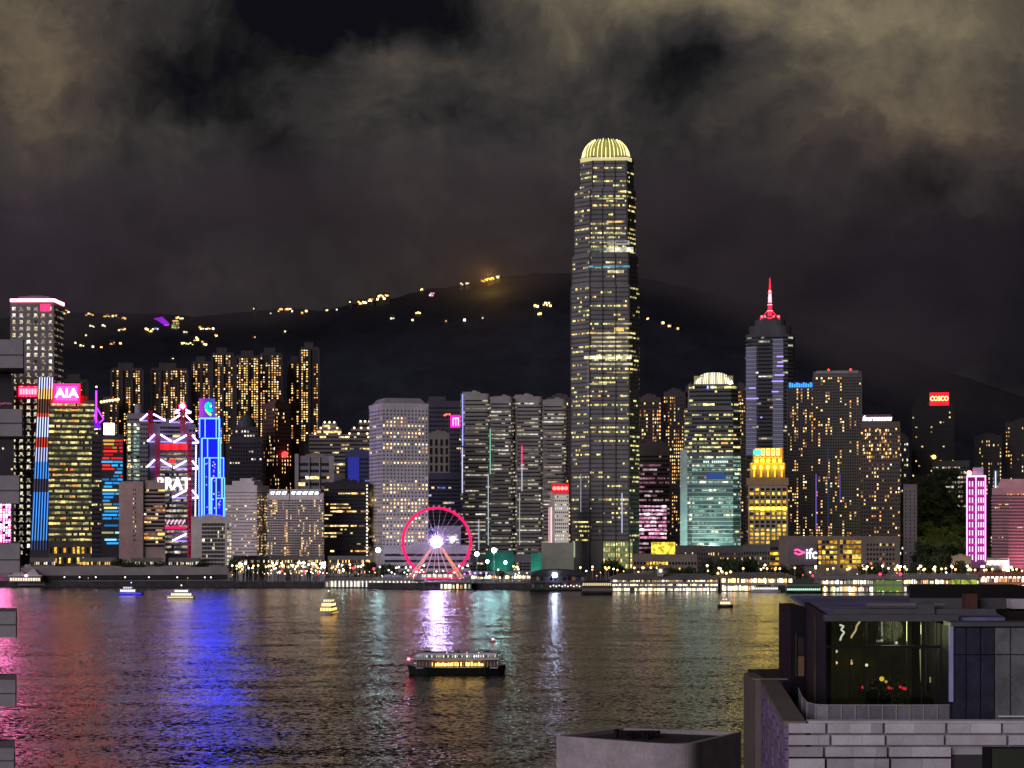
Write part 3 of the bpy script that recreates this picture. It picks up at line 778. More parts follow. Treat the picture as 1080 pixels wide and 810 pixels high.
# ---------------------------------------------------------------- low cloud drifting over the ridge
cm_ = bpy.data.materials.new('low_cloud'); cm_.use_nodes = True; cn = NT(cm_.node_tree); cm_.node_tree.nodes.clear()
cpos = cn.n('ShaderNodeNewGeometry').outputs['Position']; csp = cn.n('ShaderNodeSeparateXYZ'); cn.put(csp.inputs[0], cpos)
cnz = cn.noise(cn.v('MULTIPLY', cpos, (1, .6, 1.6)), .0042, 4, .6)
floor_z = cn.m('SUBTRACT', cn.ramp(csp.outputs[0], -950, 300, 326, 455), cn.ramp(csp.outputs[0], 120, 900, 0, 330))
up = cn.ramp(cn.m('SUBTRACT', csp.outputs[2], floor_z), -35, 75)
side = cn.ramp(csp.outputs[0], 1150, 100, .0, 1.0)
top_ = cn.ramp(csp.outputs[2], 700, 590)
dens = cn.m('MULTIPLY', cn.m('MULTIPLY', cn.m('MULTIPLY', up, side), top_), cn.ramp(cnz, .34, .62, .15, 1.0))
cv = cn.n('ShaderNodeVolumePrincipled'); cv.inputs['Color'].default_value = (.34, .29, .32, 1); cn.put(cv.inputs['Density'], cn.m('MULTIPLY', dens, .0042))
co = cn.n('ShaderNodeOutputMaterial'); cn.put(co.inputs['Volume'], cv.outputs[0])
cb = MB(); cb.box(-1500, 1160, 3150, 3720, 90, 700, cm_); tag(cb.build('low_cloud'), kind='stuff')
dl = bpy.data.lights.new('hilltop_lamp', 'POINT'); dl.energy = 1.4e5; dl.color = (1, .55, .10); dl.shadow_soft_size = 8
dlo = bpy.data.objects.new('hilltop_lamp', dl); C.objects.link(dlo); dlo.location = (X(516, 3520), 3520, Z(294, 3520) + 6)
# -- white tower with round windows
t = Tower('office_tower', 'pale tower with rows of round windows and a sloped roof cap', 'tower', 389, 452, 428, 1780, th=15, split=403, wall=(.52, .49, .53))
t.body(); a, b = t.w / 2, t.d / 2
t.facade((-a, -b), (a, -b), t.hz(580), t.hz(431), 38, 13, lit=.46, pal='warm', mode='office', wf=.42, hf=.48, gain=1.6, rnd=True)
t.facade((-a, b), (-a, -b), t.hz(580), t.hz(431), 38, 9, lit=.08, pal='warm', mode='office', wf=.5, hf=.5, own=False, rnd=True)
t.facade((a, -b), (a, b), t.hz(580), t.hz(431), 38, 9, lit=.08, pal='warm', mode='office', wf=.5, hf=.5, own=False, rnd=True)
def _h(B):
    p = t.rect(-.3); q = [(x * .72, y * .72) for x, y in p]; B.prism(p, t.H, t.H + 2.5, t.wm); B.prism(t.rect(1.5), t.H + 2.5, t.hz(419), wall_mat((.30, .28, .30)), q)
t.part('roof_cap', _h)
t.flood(0, (.9, .85, 1), 52000, dist=60, z=2, aim=.5, size=110); t.finish()  # unseen spot added in place of the ambient city glow

# -- dark towers behind it
t = plain('office_tower', 'dark slate tower with a magenta roof sign left of the curved twin towers', 450, 490, 424, 2100, (.06, .055, .085), 34, 14, lit=.12, pal='warm', wf=.7, hf=.4, roof=None)
def _m(B):
    B.box(t.lx(475), t.lx(486), t.fy - 2, t.fy - .5, t.hz(451), t.hz(438), em((1, .02, .45), 1.6))
sg = t.part('sign', _m)
def _m(B):
    for px in (477.4, 480.2, 483): B.box(t.lx(px), t.lx(px + .9), t.fy - 2.6, t.fy - 2.1, t.hz(449), t.hz(442), em((1, .55, .85), 2.2))
    B.box(t.lx(477.4), t.lx(483.9), t.fy - 2.6, t.fy - 2.1, t.hz(441.8), t.hz(440.6), em((1, .55, .85), 2.2))
o = MB(); _m(o); o.build('lettering', sg)
for px in (469, 471, 474): t.part('red_beacon', lambda B: B.ball((t.lx(px), t.fy - .8, t.hz(437 + px % 3)), 1.1, em((1, .15, .08), 2.5), 5))
t.wall.box(t.lx(452), t.lx(470), t.fy + 4, t.d / 2, t.H, t.hz(418), t.wm); t.finish(60)
plain('office_tower', 'low brown tower with tall arched bays in front of the slate tower', 452, 474, 458, 2020, (.20, .17, .15), 14, 4, lit=.06, pal='warm', wf=.5, hf=.75, roof=(.7, 3)).finish(30)
t = plain('office_tower', 'bluish glass block behind the rim of the ferris wheel', 452, 494, 500, 1900, (.10, .10, .17), 22, 14, lit=.07, pal='blue', wf=.9, hf=.5, dark=GLASS_B, roof=None)
t.finish(60)
t = plain('screen_building', 'lilac lit block behind the wheel hub carrying a bright pixel screen', 458, 486, 556, 1720, (.40, .36, .52), 1, 1, lit=0, dark=None, roof=None, depth=20)
def _m(B):
    rg = random.Random(8)
    for i in range(9):
        for j in range(8):
            d_ = math.hypot(i - 4.6, (j - 4) * 1.1)
            if rg.random() < 1.25 - d_ * .24: B.box(t.lx(470 + i * 1.6), t.lx(471.3 + i * 1.6), t.fy - .5, t.fy - .1, t.hz(575.5 - j * 1.6 + .6), t.hz(575.5 - j * 1.6 - .65), em((.9, .88, 1), 2.6 if d_ < 2.5 else .9))
s_ = t.part('screen', _m); t.finish()
t = plain('post_office', 'long low white block with horizontal window bands behind the wheel', 405, 495, 577, 1640, (.50, .50, .56), 4, 1, z0=1, lit=0, dark=GLASS_B, wf=.985, hf=.42, roof=(.4, 2), depth=25, ledge=1.2)
t.wall.box(t.lx(420), t.lx(444), t.fy - .8, t.fy + 1, t.H - 4, t.H + 1, t.wm); t.finish()

# -- curved twin office towers
def curved(label, px0, px1, py, D, vis, seed, lines):
    t = Tower('office_tower', label, 'tower', px0, px1, py, D, wall=(.30, .285, .27), seed=seed, depth=42)
    w_ = t.w; A = rounded(w_ * .56, t.d, 4, 3, -w_ * .22, 0); B2 = rounded(w_ * .50, t.d - 3, 4, 3, w_ * .25, 1.2); M = [(-w_ * .10, -t.d / 2 + 3), (w_ * .14, -t.d / 2 + 3), (w_ * .14, t.d / 2 - 3), (-w_ * .10, t.d / 2 - 3)]
    for p, zz in ((A, t.H), (B2, t.H - 3), (M, t.H - 6)):
        t.body(p, -2, zz); t.polyfaces(p, 14, zz - 5, 40, 3.2, lit=.34, pal='white', mode='office', wf=.96, hf=.34, gain=.5, ledge=.8, dark=GLASS)
    for cx, zz in ((-w_ * .29, t.H), (w_ * .29, t.H - 4)):
        t.part('roof_plant', lambda B: (B.box(cx - 9, cx + 8, -8, 10, zz, zz + 2.4, t.wm), B.lathe([(3, zz + 2.4), (3, zz + 4), (.1, zz + 4.2)], t.wm, 12, (cx + 3, 0))))
    for (px, y0, y1, c, s) in lines:
        t.part('neon_line', lambda B: B.box(t.lx(px - .45), t.lx(px + .45), t.fy - 1.4, t.fy - .9, t.hz(y1), t.hz(y0), em(c, s)))
    t.finish(); return t
curved('left curved twin tower of banded glass with a blue white neon edge', 486, 541, 415, 1890, 0, 3, [(488, 416, 470, (.25, .3, 1), 2.0), (487.6, 472, 520, (.7, .7, 1), 1.3), (517, 452, 500, (.4, 1, .7), .7), (515, 500, 575, (.8, .9, 1), .6), (505, 548, 580, (.7, .7, 1), .7)])
curved('right curved twin tower of banded glass with a pink neon streak', 541, 597, 418, 1900, 0, 9, [(550.5, 470, 490, (1, .05, .25), 1.8), (550.5, 490, 518, (.8, .7, 1), .9), (579, 535, 575, (1, .6, .6), 1.1), (548, 520, 575, (.75, .85, .8), .5)])
t = plain('apartment_tower', 'dark apartment tower with pink and orange windows behind the right curved tower', 577, 604, 420, 2150, (.07, .055, .055), 34, 10, lit=.20, pal='resid', mode='resid', wf=.5, hf=.5); t.finish(60)
t = plain('office_tower', 'narrow white gridded block under a red letter sign', 580, 600, 520, 1840, (.52, .46, .44), 1, 1, lit=0, dark=None, roof=None, depth=22)
t.facade((t.lx(585), t.fy), (t.lx(599.5), t.fy), t.hz(575), t.hz(522), 13, 7, lit=.25, pal='white', mode='office', wf=.62, hf=.42)
t.part('white_light_wall', lambda B: B.box(t.lx(585), t.lx(599.6), t.fy - .06, t.fy - .02, t.hz(575), t.hz(522), em((1, .90, .84), .40)))
sg = t.part('sign', lambda B: B.box(t.lx(582), t.lx(600), t.fy - 2, t.fy + 2, t.hz(519.5), t.hz(510.5), em((1, .02, .03), .9)))
o = MB()
for i in range(4):
    x = 583.4 + i * 4.1
    o.torus((t.lx(x + 1.3), t.fy - 2.4, t.hz(515)), 1.25, .5, em((1, .25, .22), 2.6), n=12, k=4); o.box(t.lx(x), t.lx(x + 2.8), t.fy - 2.6, t.fy - 2.2, t.hz(515.5), t.hz(514.5), em((1, .25, .22), 2.6))
o.build('lettering', sg)
t.part('light_strip', lambda B: B.box(t.lx(580.6), t.lx(582.2), t.fy - .8, t.fy - .2, t.hz(575), t.hz(535), em((1, .7, .7), 1.2))); t.flood(592, (1, .9, .85), 9000, dist=25, aim=.6); t.finish()

# -- the tallest tower
D = 1880
t = Tower('skyscraper', 'tallest tower of the skyline with a glowing crown of pale yellow fins', 'skyscraper', 602, 675, 163, D, wall=(.185, .18, .18), depth=64)
def octo(l, r, ch, dep, chd=None):
    x0, x1 = t.lx(l), t.lx(r); c = ch * t.k; cd = (chd or ch) * t.k; y0, y1 = t.fy + (t.d - dep) / 2, t.fy + (t.d + dep) / 2
    return [(x0 + c, y0), (x1 - c * .55, y0), (x1, y0 + cd), (x1, y1 - cd), (x1 - c * .55, y1), (x0 + c, y1), (x0, y1 - cd), (x0, y0 + cd)]
STG = [(602, 674.5, 20, 64, 610, 300, .30), (603, 673, 19, 62, 300, 268, .30), (605.5, 670.5, 17, 58, 268, 198, .34), (611, 668.5, 14, 52, 198, 163, .26)]
blue_glass = mat_pbr('tower_glass', (.072, .070, .072), .25, spec=.6, var=.3, scale=.05)
for (l, r, ch, dep, yb, yt, lit) in STG:
    p = octo(l, r, ch, dep); z0, z1 = (-2 if yb == 610 else t.hz(yb)), t.hz(yt)
    t.body(p, z0, z1)
    zz0 = t.hz(572) if yb == 610 else z0 + 1
    t.polyfaces(p, zz0, z1 - 1, max(2, round((z1 - zz0) / 4.25)), 2.1, lit=lit, pal='green', mode='office', wf=.84, hf=.36, ledge=.35, dark=blue_glass, gain=1.0)
    # corner mullions
    for (x, y) in p[:2] + p[6:]: t.wall.box(x - .7, x + .7, y - .7, y + .7, z0 + .2, z1 - .3, wall_mat((.06, .06, .065)))
    for fx in (.33, .66):
        x = p[0][0] + (p[1][0] - p[0][0]) * fx; t.wall.box(x - .4, x + .4, p[0][1] - .8, p[0][1], z0 + .1, z1 - .1, wall_mat((.05, .05, .055)))
# brightly lit mechanical floors
fy = t.fy + .5
def bandlight(name, px0, px1, y, h, c, s):
    t.part(name, lambda B: B.box(t.lx(px0), t.lx(px1), t.fy - .75 + (64 - dep_at(y)) / 2, t.fy - .45 + (64 - dep_at(y)) / 2, t.hz(y + h / 2), t.hz(y - h / 2), em(c, s, var=.15)))
def dep_at(y):
    for s_ in STG:
        if s_[5] <= y <= s_[4]: return s_[3]
    return 64
for (a_, b_, y, h, c, s) in ((639, 668, 263, 5, (1, .95, .75), .75), (640, 664, 257, 2, (1, 1, .9), .25), (622, 664, 254, 1.6, (.9, .95, 1), .2), (622, 640, 263, 3, (.9, .95, .8), .16), (621, 664, 281, 1.8, (.25, .75, 1), .45),
       (640, 658, 233.5, 2, (1, .62, .2), .8), (641, 658, 286.5, 2.8, (1, .9, .5), .9), (648, 658, 347.5, 4, (1, .62, .2), .9), (622, 666, 377, 3.4, (1, .9, .55), 1.1), (622, 667, 384, 2, (1, .9, .6), .6), (624, 667, 356, 2, (1, .85, .5), .75), (624, 667, 365, 2, (1, .85, .5), .7), (616, 622, 377, 3.2, (1, .9, .55), .8), (640, 666, 341.5, 1.6, (1, .8, .4), .55), (626, 666, 351.5, 1.5, (1, .82, .45), .5), (624, 662, 360.5, 1.5, (1, .85, .5), .55), (630, 667, 370, 1.5, (1, .85, .45), .6), (640, 667, 393, 1.5, (1, .75, .35), .5), (622, 640, 405, 1.5, (.95, .9, .5), .5), (640, 660, 246, 1.4, (.95, .92, .5), .5), (630, 658, 209, 1.4, (.95, .92, .5), .5)):
    bandlight('lit_floor', a_, b_, y, h, c, s)
for (px, y0, y1, c, s) in ((620.5, 372, 440, (.75, .78, 1), .35), (656, 520, 562, (.7, .72, 1), .9), (612.5, 500, 540, (.8, .8, 1), .35), (621.3, 440, 560, (.6, .62, .9), .2)):
    t.part('light_streak', lambda B: B.box(t.lx(px - .5), t.lx(px + .5), t.fy - 1.0 if px > 622 else t.fy + 1.5, t.fy - .6 if px > 622 else t.fy + 2.0, t.hz(y1), t.hz(y0), em(c, s)))
# crown of curved fins, its floodlighting put in as emission
cz0, cz1 = t.hz(166), t.hz(142.5); cc = (t.lx(639), 0)
def crown_r(f): return (1 - .42 * f ** 2.9)
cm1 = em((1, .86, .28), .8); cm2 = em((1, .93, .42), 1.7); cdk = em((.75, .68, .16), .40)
Rx, Ry = t.lx(664.5) - cc[0], 27.0
def cpt(ang, f, k=1.0): q = crown_r(f) * k; return (cc[0] + Rx * q * math.cos(ang), cc[1] + Ry * q * math.sin(ang), cz0 + (cz1 - cz0) * f)
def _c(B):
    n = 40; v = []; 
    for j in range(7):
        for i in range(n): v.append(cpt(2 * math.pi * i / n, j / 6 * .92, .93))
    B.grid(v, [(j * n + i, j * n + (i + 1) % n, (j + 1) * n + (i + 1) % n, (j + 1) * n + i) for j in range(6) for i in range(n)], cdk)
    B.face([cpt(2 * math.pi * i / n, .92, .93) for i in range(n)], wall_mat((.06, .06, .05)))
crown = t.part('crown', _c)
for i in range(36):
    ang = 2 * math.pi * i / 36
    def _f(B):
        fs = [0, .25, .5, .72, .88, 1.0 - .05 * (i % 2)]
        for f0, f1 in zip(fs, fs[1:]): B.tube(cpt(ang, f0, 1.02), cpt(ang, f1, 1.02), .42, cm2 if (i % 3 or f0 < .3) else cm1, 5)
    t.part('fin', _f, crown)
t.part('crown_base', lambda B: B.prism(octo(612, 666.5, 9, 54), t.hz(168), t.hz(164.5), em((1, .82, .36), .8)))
for px in (613.5, 665): t.part('crown_lamp', lambda B: B.ball((t.lx(px), -14, t.hz(165)), 1.6, em((1, .7, .35), 4)))
# lit podium panels
t.facade((t.lx(636), t.fy - .3), (t.lx(667), t.fy - .3), t.hz(600), t.hz(571), 5, 12, lit=.98, pal='green', mode='all', wf=.62, hf=.62, gain=.9, dark=None)
t.part('lit_podium_wall', lambda B: B.box(t.lx(635.5), t.lx(667), t.fy - .25, t.fy - .05, t.hz(600), t.hz(571), em((.80, .95, .42), .20)))
t.part('lit_podium_wall', lambda B: B.box(t.lx(604), t.lx(619), t.fy + 14, t.fy + 15, t.hz(588), t.hz(571), em((.78, 1, .55), .45)))
t.finish()

# -- right of the tallest tower
t = plain('office_tower', 'grey block whose lowest floors glow white and pink beside the tallest tower', 671, 706, 471, 2040, (.22, .19, .19), 24, 16, lit=.45, pal='pink', mode='office', wf=.9, hf=.4, gain=.35, roof=(.8, 4), top=8)
t.facade((t.lx(673), t.fy), (t.lx(703), t.fy), t.hz(569), t.hz(532), 9, 14, lit=.96, pal='pink', mode='all', wf=.92, hf=.55, gain=1.2, off=.4, dark=None); t.finish()
t = plain('apartment_tower', 'dark stepped apartment tower with a column of orange windows beside the tallest tower', 672, 697, 416, 2400, (.07, .05, .045), 34, 9, base=4, lit=.34, pal='resid', mode='resid', wf=.6, hf=.5) if False else plain('apartment_tower', 'dark stepped apartment tower with a column of orange windows beside the tallest tower', 672, 697, 420, 2330, (.07, .05, .045), 34, 9, lit=.34, pal='resid', mode='resid', wf=.6, hf=.5)
t.finish(80)
plain('apartment_tower', 'dark apartment tower with scattered red and cream windows left of the teal finned tower', 700, 723, 414, 2340, (.05, .042, .045), 36, 9, lit=.26, pal='resid', mode='resid', wf=.5, hf=.45).finish(80)
plain('apartment_tower', 'thin dark apartment tower close behind the teal finned tower', 723, 735, 408, 2350, (.045, .042, .05), 36, 5, lit=.12, pal='resid', mode='resid', wf=.5, hf=.45).finish(40)
plain('apartment_tower', 'dark tower with amber windows wedged between the finned tower and the spire tower', 774, 788, 408, 2340, (.06, .05, .045), 36, 6, lit=.30, pal='resid', mode='resid', wf=.6, hf=.45).finish(60)

# -- crowned tower with teal lower floors
D = 1850
t = Tower('office_tower', 'dark glass tower with a crown of white fins and teal lit lower floors', 'tower', 720, 781, 405, D, wall=(.11, .12, .12), depth=46)
P_ = lambda l, r, c, e=0: [(t.lx(l) + c * t.k, t.fy + e), (t.lx(r) - c * t.k, t.fy + e), (t.lx(r), t.fy + e + c * t.k), (t.lx(r), t.d / 2 - e), (t.lx(l), t.d / 2 - e), (t.lx(l), t.fy + e + c * t.k)]
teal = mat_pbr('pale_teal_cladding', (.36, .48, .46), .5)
for (l, r, yb, yt, lit) in ((722, 781, 600, 430, .36), (726, 779, 430, 405, .3)):
    p = P_(l, r, 8); z0, z1 = (-2 if yb == 600 else t.hz(yb)), t.hz(yt); t.body(p, z0, z1)
    if yb == 600:
        t.polyfaces(p, t.hz(478), z1 - 1, 11, 2.2, lit=.40, pal='green', mode='office', wf=.9, hf=.42, ledge=.4, dark=GLASS)
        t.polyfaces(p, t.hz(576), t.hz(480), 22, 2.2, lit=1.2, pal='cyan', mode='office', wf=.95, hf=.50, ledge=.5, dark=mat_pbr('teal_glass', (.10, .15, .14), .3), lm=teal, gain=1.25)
    else: t.polyfaces(p, z0 + 1, z1 - 1, 5, 2.2, lit=.22, pal='green', mode='office', wf=.9, hf=.45, ledge=.3)
for s_, (l, r) in enumerate(((721, 727), (776, 779))):
    t.part('edge_pier', lambda B: B.grid([(t.lx(l + 5), t.fy + 6, t.hz(405)), (t.lx(l + 8), t.fy + 6, t.hz(405)), (t.lx(l + 3), t.fy + 5, -1), (t.lx(l - 1), t.fy + 5, -1), (t.lx(l + 5), t.fy + 12, t.hz(405)), (t.lx(l + 8), t.fy + 12, t.hz(405)), (t.lx(l + 3), t.fy + 12, -1), (t.lx(l - 1), t.fy + 12, -1)],
           [(3, 2, 1, 0), (0, 4, 7, 3), (1, 2, 6, 5), (0, 1, 5, 4)], wall_mat((.20, .20, .20)))) if s_ == 0 else None
t.part('teal_side_slab', lambda B: B.box(t.lx(717.5), t.lx(725), t.fy + 3, t.fy + 20, -1, t.hz(474), teal))
def _f(B, i, n=22):
    px = 732.5 + i * 40.5 / (n - 1); h = 392.5 + 7 * abs((i / (n - 1)) * 2 - 1) ** 3
    B.tube((t.lx(px), t.fy + 3, t.hz(405)), (t.lx(px + (752.7 - px) * .10), t.fy + 6, t.hz(h)), .5, em((1, .90, .62), 1.8 if i % 4 else .8), 5)
cr_ = t.part('crown', lambda B: B.box(t.lx(732), t.lx(773), t.fy + 5, t.d / 2 - 5, t.hz(406), t.hz(396), em((.85, .68, .34), .30)))
for i in range(22):
    b_ = MB(); _f(b_, i); b_.build('fin', cr_)
t.part('crown_lamp', lambda B: B.ball((t.lx(770), t.fy, t.hz(404)), 1.5, em((1, .9, .9), 5)))
for px in (746.5, 751.5): t.part('blue_lamp', lambda B: B.box(t.lx(px - .8), t.lx(px + .8), t.fy - .8, t.fy - .3, t.hz(410), t.hz(407), em((.3, .3, 1), 3)))
for i in range(12): t.part('letter_light', lambda B: B.box(t.lx(742 + i * 2.2), t.lx(743.4 + i * 2.2), t.fy - .9, t.fy - .4, t.hz(488), t.hz(486), em((.75, 1, .9), 1.5))) if i != 3 else None
t.part('blue_light_panel', lambda B: B.box(t.lx(745), t.lx(765), t.fy - .75, t.fy - .5, t.hz(505), t.hz(499), em((.1, .25, .9), .30)))
t.flood(750, (.55, 1, .88), 90000, dist=40, z=26, aim=.2, size=120); t.finish()

# -- spire tower
D = 2120
t = Tower('skyscraper', 'dark glass skyscraper with two pale light columns and a red glowing spire', 'skyscraper', 786, 838, 352, D, wall=(.11, .11, .13), depth=56)
p = rounded(t.w, t.d, 14, 3); t.body(p, -2, t.H)
t.body([(x * .86, y * .86) for x, y in p], t.H, t.hz(343)); t.body([(x * .62, y * .62) for x, y in p], t.hz(343), t.hz(336)); t.body([(x * .36, y * .36) for x, y in p], t.hz(336), t.hz(331))
t.polyfaces(p, t.hz(575), t.H - 2, 54, 3.0, lit=.10, pal='white', mode='office', wf=.9, hf=.42, gain=.6, dark=GLASS, ledge=.25)
lil = mat_pbr('lilac_lit_panel', (.50, .48, .62), .5)
for (l, r, y0) in ((787, 798, 365), (815, 826, 357)):
    def _p(B):
        n = 54; z1 = t.hz(y0); z0 = t.hz(480)
        for i in range(n):
            a_ = z0 + (z1 - z0) * i / n; B.box(t.lx(l), t.lx(r), t.fy - 1.0, t.fy + 3, a_, a_ + (z1 - z0) / n * .72, em((.56, .53, .78), .24 if i % 2 else .16))
    t.part('light_column', _p)
rg = random.Random(2)
for (l, r, y) in ((787, 800, 420), (790, 797, 409), (814, 826, 402), (817, 827, 395.5), (819, 826, 386), (820, 826, 382), (814, 821, 413), (802, 804, 440), (819, 826, 376)):
    t.part('violet_line', lambda B: B.box(t.lx(l), t.lx(r), t.fy - 1.5, t.fy - 1.1, t.hz(y + .9), t.hz(y - .5), em((.42, .30, 1), 1.5)))
sr = em((1, .02, .05), 2.0); sr2 = em((1, .25, .28), 4.0); dk = wall_mat((.05, .05, .05))
def _sp(B):
    c = t.lx(812); Y = 0
    B.tube((c, Y, t.hz(334)), (c, Y, t.hz(316)), 2.6, sr, 8, 1.9); B.tube((c, Y, t.hz(316)), (c, Y, t.hz(303)), 1.9, sr2, 8, 1.2); B.tube((c, Y, t.hz(303)), (c, Y, t.hz(289.5)), 1.2, sr, 8, .25)
    for py, r_ in ((325, 3.4), (318.5, 3.0), (311, 2.4), (306, 3.0)): B.lathe([(.3, t.hz(py + .9)), (r_, t.hz(py)), (.3, t.hz(py - .9))], sr2 if py > 310 else sr, 10, (c, Y))
    for s_ in (-1, 1): B.tube((c + s_ * 9, Y, t.hz(333)), (c, Y, t.hz(322)), .5, sr, 5); B.tube((c, Y - s_ * 9, t.hz(333)), (c, Y, t.hz(322)), .5, sr, 5)
t.part('spire', _sp)
t.part('spire_ring', lambda B: B.torus((t.lx(812), 0, 0), .01, .01, dk, n=3, k=3) if False else B.lathe([(10.2, t.hz(334.5)), (10.8, t.hz(332.8)), (9.6, t.hz(332.2))], sr, 24, (t.lx(812), 0)))
for px in (803.5, 807, 816, 821): t.part('spire_lamp', lambda B: B.ball((t.lx(px), -9, t.hz(332)), 1.5, em((1, .06, .08), 5), 6))
t.finish()

# -- golden tiered tower
D = 1790
t = Tower('bank_tower', 'tiered tower flooded in gold light with a yellow sign and green dot', 'tower', 789, 830, 512, D, wall=(.30, .26, .19), depth=36)
t.body(); gold = mat_pbr('gold_lit_stone', (.30, .20, .09), .6)
for (l, r, yb, yt) in ((787.5, 831.5, 512, 504), (791, 828, 504, 488), (794, 826, 488, 473)): t.wall.box(t.lx(l), t.lx(r), t.fy + (789 - l) * -.6, t.d / 2, t.hz(yb), t.hz(yt), gold)
t.facade((t.lx(790), t.fy), (t.lx(830), t.fy), t.hz(574), t.hz(514), 14, 7, lit=.40, pal='gold', mode='office', wf=.64, hf=.62, fin=.9)
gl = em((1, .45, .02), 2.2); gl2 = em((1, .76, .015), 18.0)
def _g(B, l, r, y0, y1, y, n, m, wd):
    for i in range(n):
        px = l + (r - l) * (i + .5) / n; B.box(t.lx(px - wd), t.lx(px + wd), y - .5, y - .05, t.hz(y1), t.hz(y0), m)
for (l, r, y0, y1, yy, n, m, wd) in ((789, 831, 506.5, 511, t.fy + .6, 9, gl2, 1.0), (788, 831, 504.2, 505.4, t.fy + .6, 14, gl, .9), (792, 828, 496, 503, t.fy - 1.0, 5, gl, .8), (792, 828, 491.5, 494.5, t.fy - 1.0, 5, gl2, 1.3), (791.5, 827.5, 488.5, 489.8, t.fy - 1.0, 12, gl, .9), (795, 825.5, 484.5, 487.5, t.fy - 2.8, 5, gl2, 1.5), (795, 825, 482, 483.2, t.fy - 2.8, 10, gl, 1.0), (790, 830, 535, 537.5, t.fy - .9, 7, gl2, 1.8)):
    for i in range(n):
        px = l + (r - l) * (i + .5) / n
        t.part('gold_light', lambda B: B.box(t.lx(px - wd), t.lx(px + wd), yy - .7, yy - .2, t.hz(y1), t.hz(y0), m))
sg = t.part('roof_sign', lambda B: B.box(t.lx(796.5), t.lx(825), t.fy + 3, t.fy + 5, t.hz(481), t.hz(472.5), em((1, .26, .01), 1.8)))
o = MB()
for i in range(4):
    x = 803 + i * 5.2; m = em((1, .9, .2), 3.0); yb = t.fy + 2.5
    for q in ((0, 3.6, 480, 479.2), (0, .8, 479, 474), (2.8, 3.6, 479, 474), (.9, 2.7, 477.3, 476.4), (0, 3.6, 474, 473.2)): o.box(t.lx(x + q[0]), t.lx(x + q[1]), yb, yb + .4, t.hz(q[2]), t.hz(q[3]), m)
o.build('lettering', sg)
t.part('green_dot', lambda B: B.lathe([(.1, t.hz(480)), (3.2, t.hz(479)), (3.6, t.hz(477)), (3.0, t.hz(474.5)), (.1, t.hz(473.5))], em((.03, 1, .22), 5), 14, (t.lx(799), t.fy + 2)))
t.flood(809, (1, .55, .12), 12000, dist=18, z=22, aim=.7, size=110); t.finish()

# -- paired apartment hotel towers
t = plain('hotel_tower', 'left grey residence tower with a blue letter line along its roof', 831, 860, 405, 2010, (.12, .108, .105), 42, 11, lit=.20, pal='resid', mode='resid', wf=.55, hf=.5, fin=.9, roof=None, z0=30)
for i in range(11): t.part('blue_letter_light', lambda B: B.box(t.lx(832.5 + i * 2.4), t.lx(834.2 + i * 2.4), t.fy - 1.5, t.fy - .9, t.hz(408.5), t.hz(403.5 + i % 3 * .8), em((.04, .25, 1), 2.2)))
t.finish()
t = plain('hotel_tower', 'right and taller grey residence tower with a flat canopy roof and amber windows', 858, 908, 393, 1990, (.11, .098, .095), 46, 16, lit=.17, pal='resid', mode='resid', wf=.6, hf=.5, fin=.7, roof=None, z0=30)
t.part('roof_canopy', lambda B: (B.box(t.lx(861), t.lx(905), t.fy - 2, t.d / 2, t.hz(394), t.hz(391), wall_mat((.24, .22, .21)))))
t.facade((t.lx(858), t.fy), (t.lx(908), t.fy), t.hz(408), t.hz(403.5), 1, 22, lit=.75, pal='resid', mode='office', wf=.8, hf=.7, dark=None, off=.4)
for px in (874, 897): t.part('red_beacon', lambda B: B.ball((t.lx(px), t.fy, t.hz(390)), 1.2, em((1, .05, .05), 3), 6))
for (px, y0, y1, c, s) in ((873.5, 470, 560, (.1, .15, .35), .3), (861, 500, 560, (.35, .2, 1), .55), (886, 500, 530, (.3, .2, 1), .35)): t.part('neon_line', lambda B: B.box(t.lx(px - .5), t.lx(px + .5), t.fy - 1.3, t.fy - .8, t.hz(y1), t.hz(y0), em(c, s)))
t.finish()
t = plain('hotel_tower', 'brown hotel tower with amber upper windows and a white script roof sign', 908, 949, 446, 1900, (.10, .075, .062), 34, 15, lit=.26, pal='resid', mode='all', wf=.5, hf=.45, roof=None)
t.facade((t.lx(910), t.fy), (t.lx(940), t.fy), t.hz(484), t.hz(452), 8, 14, lit=.5, pal='resid', mode='all', wf=.6, hf=.55, dark=None, off=.4, gain=1.1)
sg = t.part('roof_sign', lambda B: B.box(t.lx(910), t.lx(940), t.fy + .5, t.fy + 2, t.H, t.hz(437), wall_mat((.10, .05, .07))))
text(sg, 'lettering', 'fourseasons', em((1, .78, .85), 3.5), (t.lx(925), t.fy - .1, t.hz(441.3)), 6.6, bold=.025, sx=.86, shear=.25); t.finish()
plain('office_tower', 'dark tower with white lit windows just right of the brown hotel', 946, 958, 462, 2200, (.05, .05, .055), 22, 5, lit=.3, pal='white', mode='all', wf=.6, hf=.4).finish(40)
t = plain('office_tower', 'plain grey slab tower standing between the brown hotel and the dark green hill', 953, 967, 512, 1880, (.16, .14, .14), 20, 3, lit=.05, pal='white', mode='all', wf=.25, hf=.4, roof=None); t.finish(30)

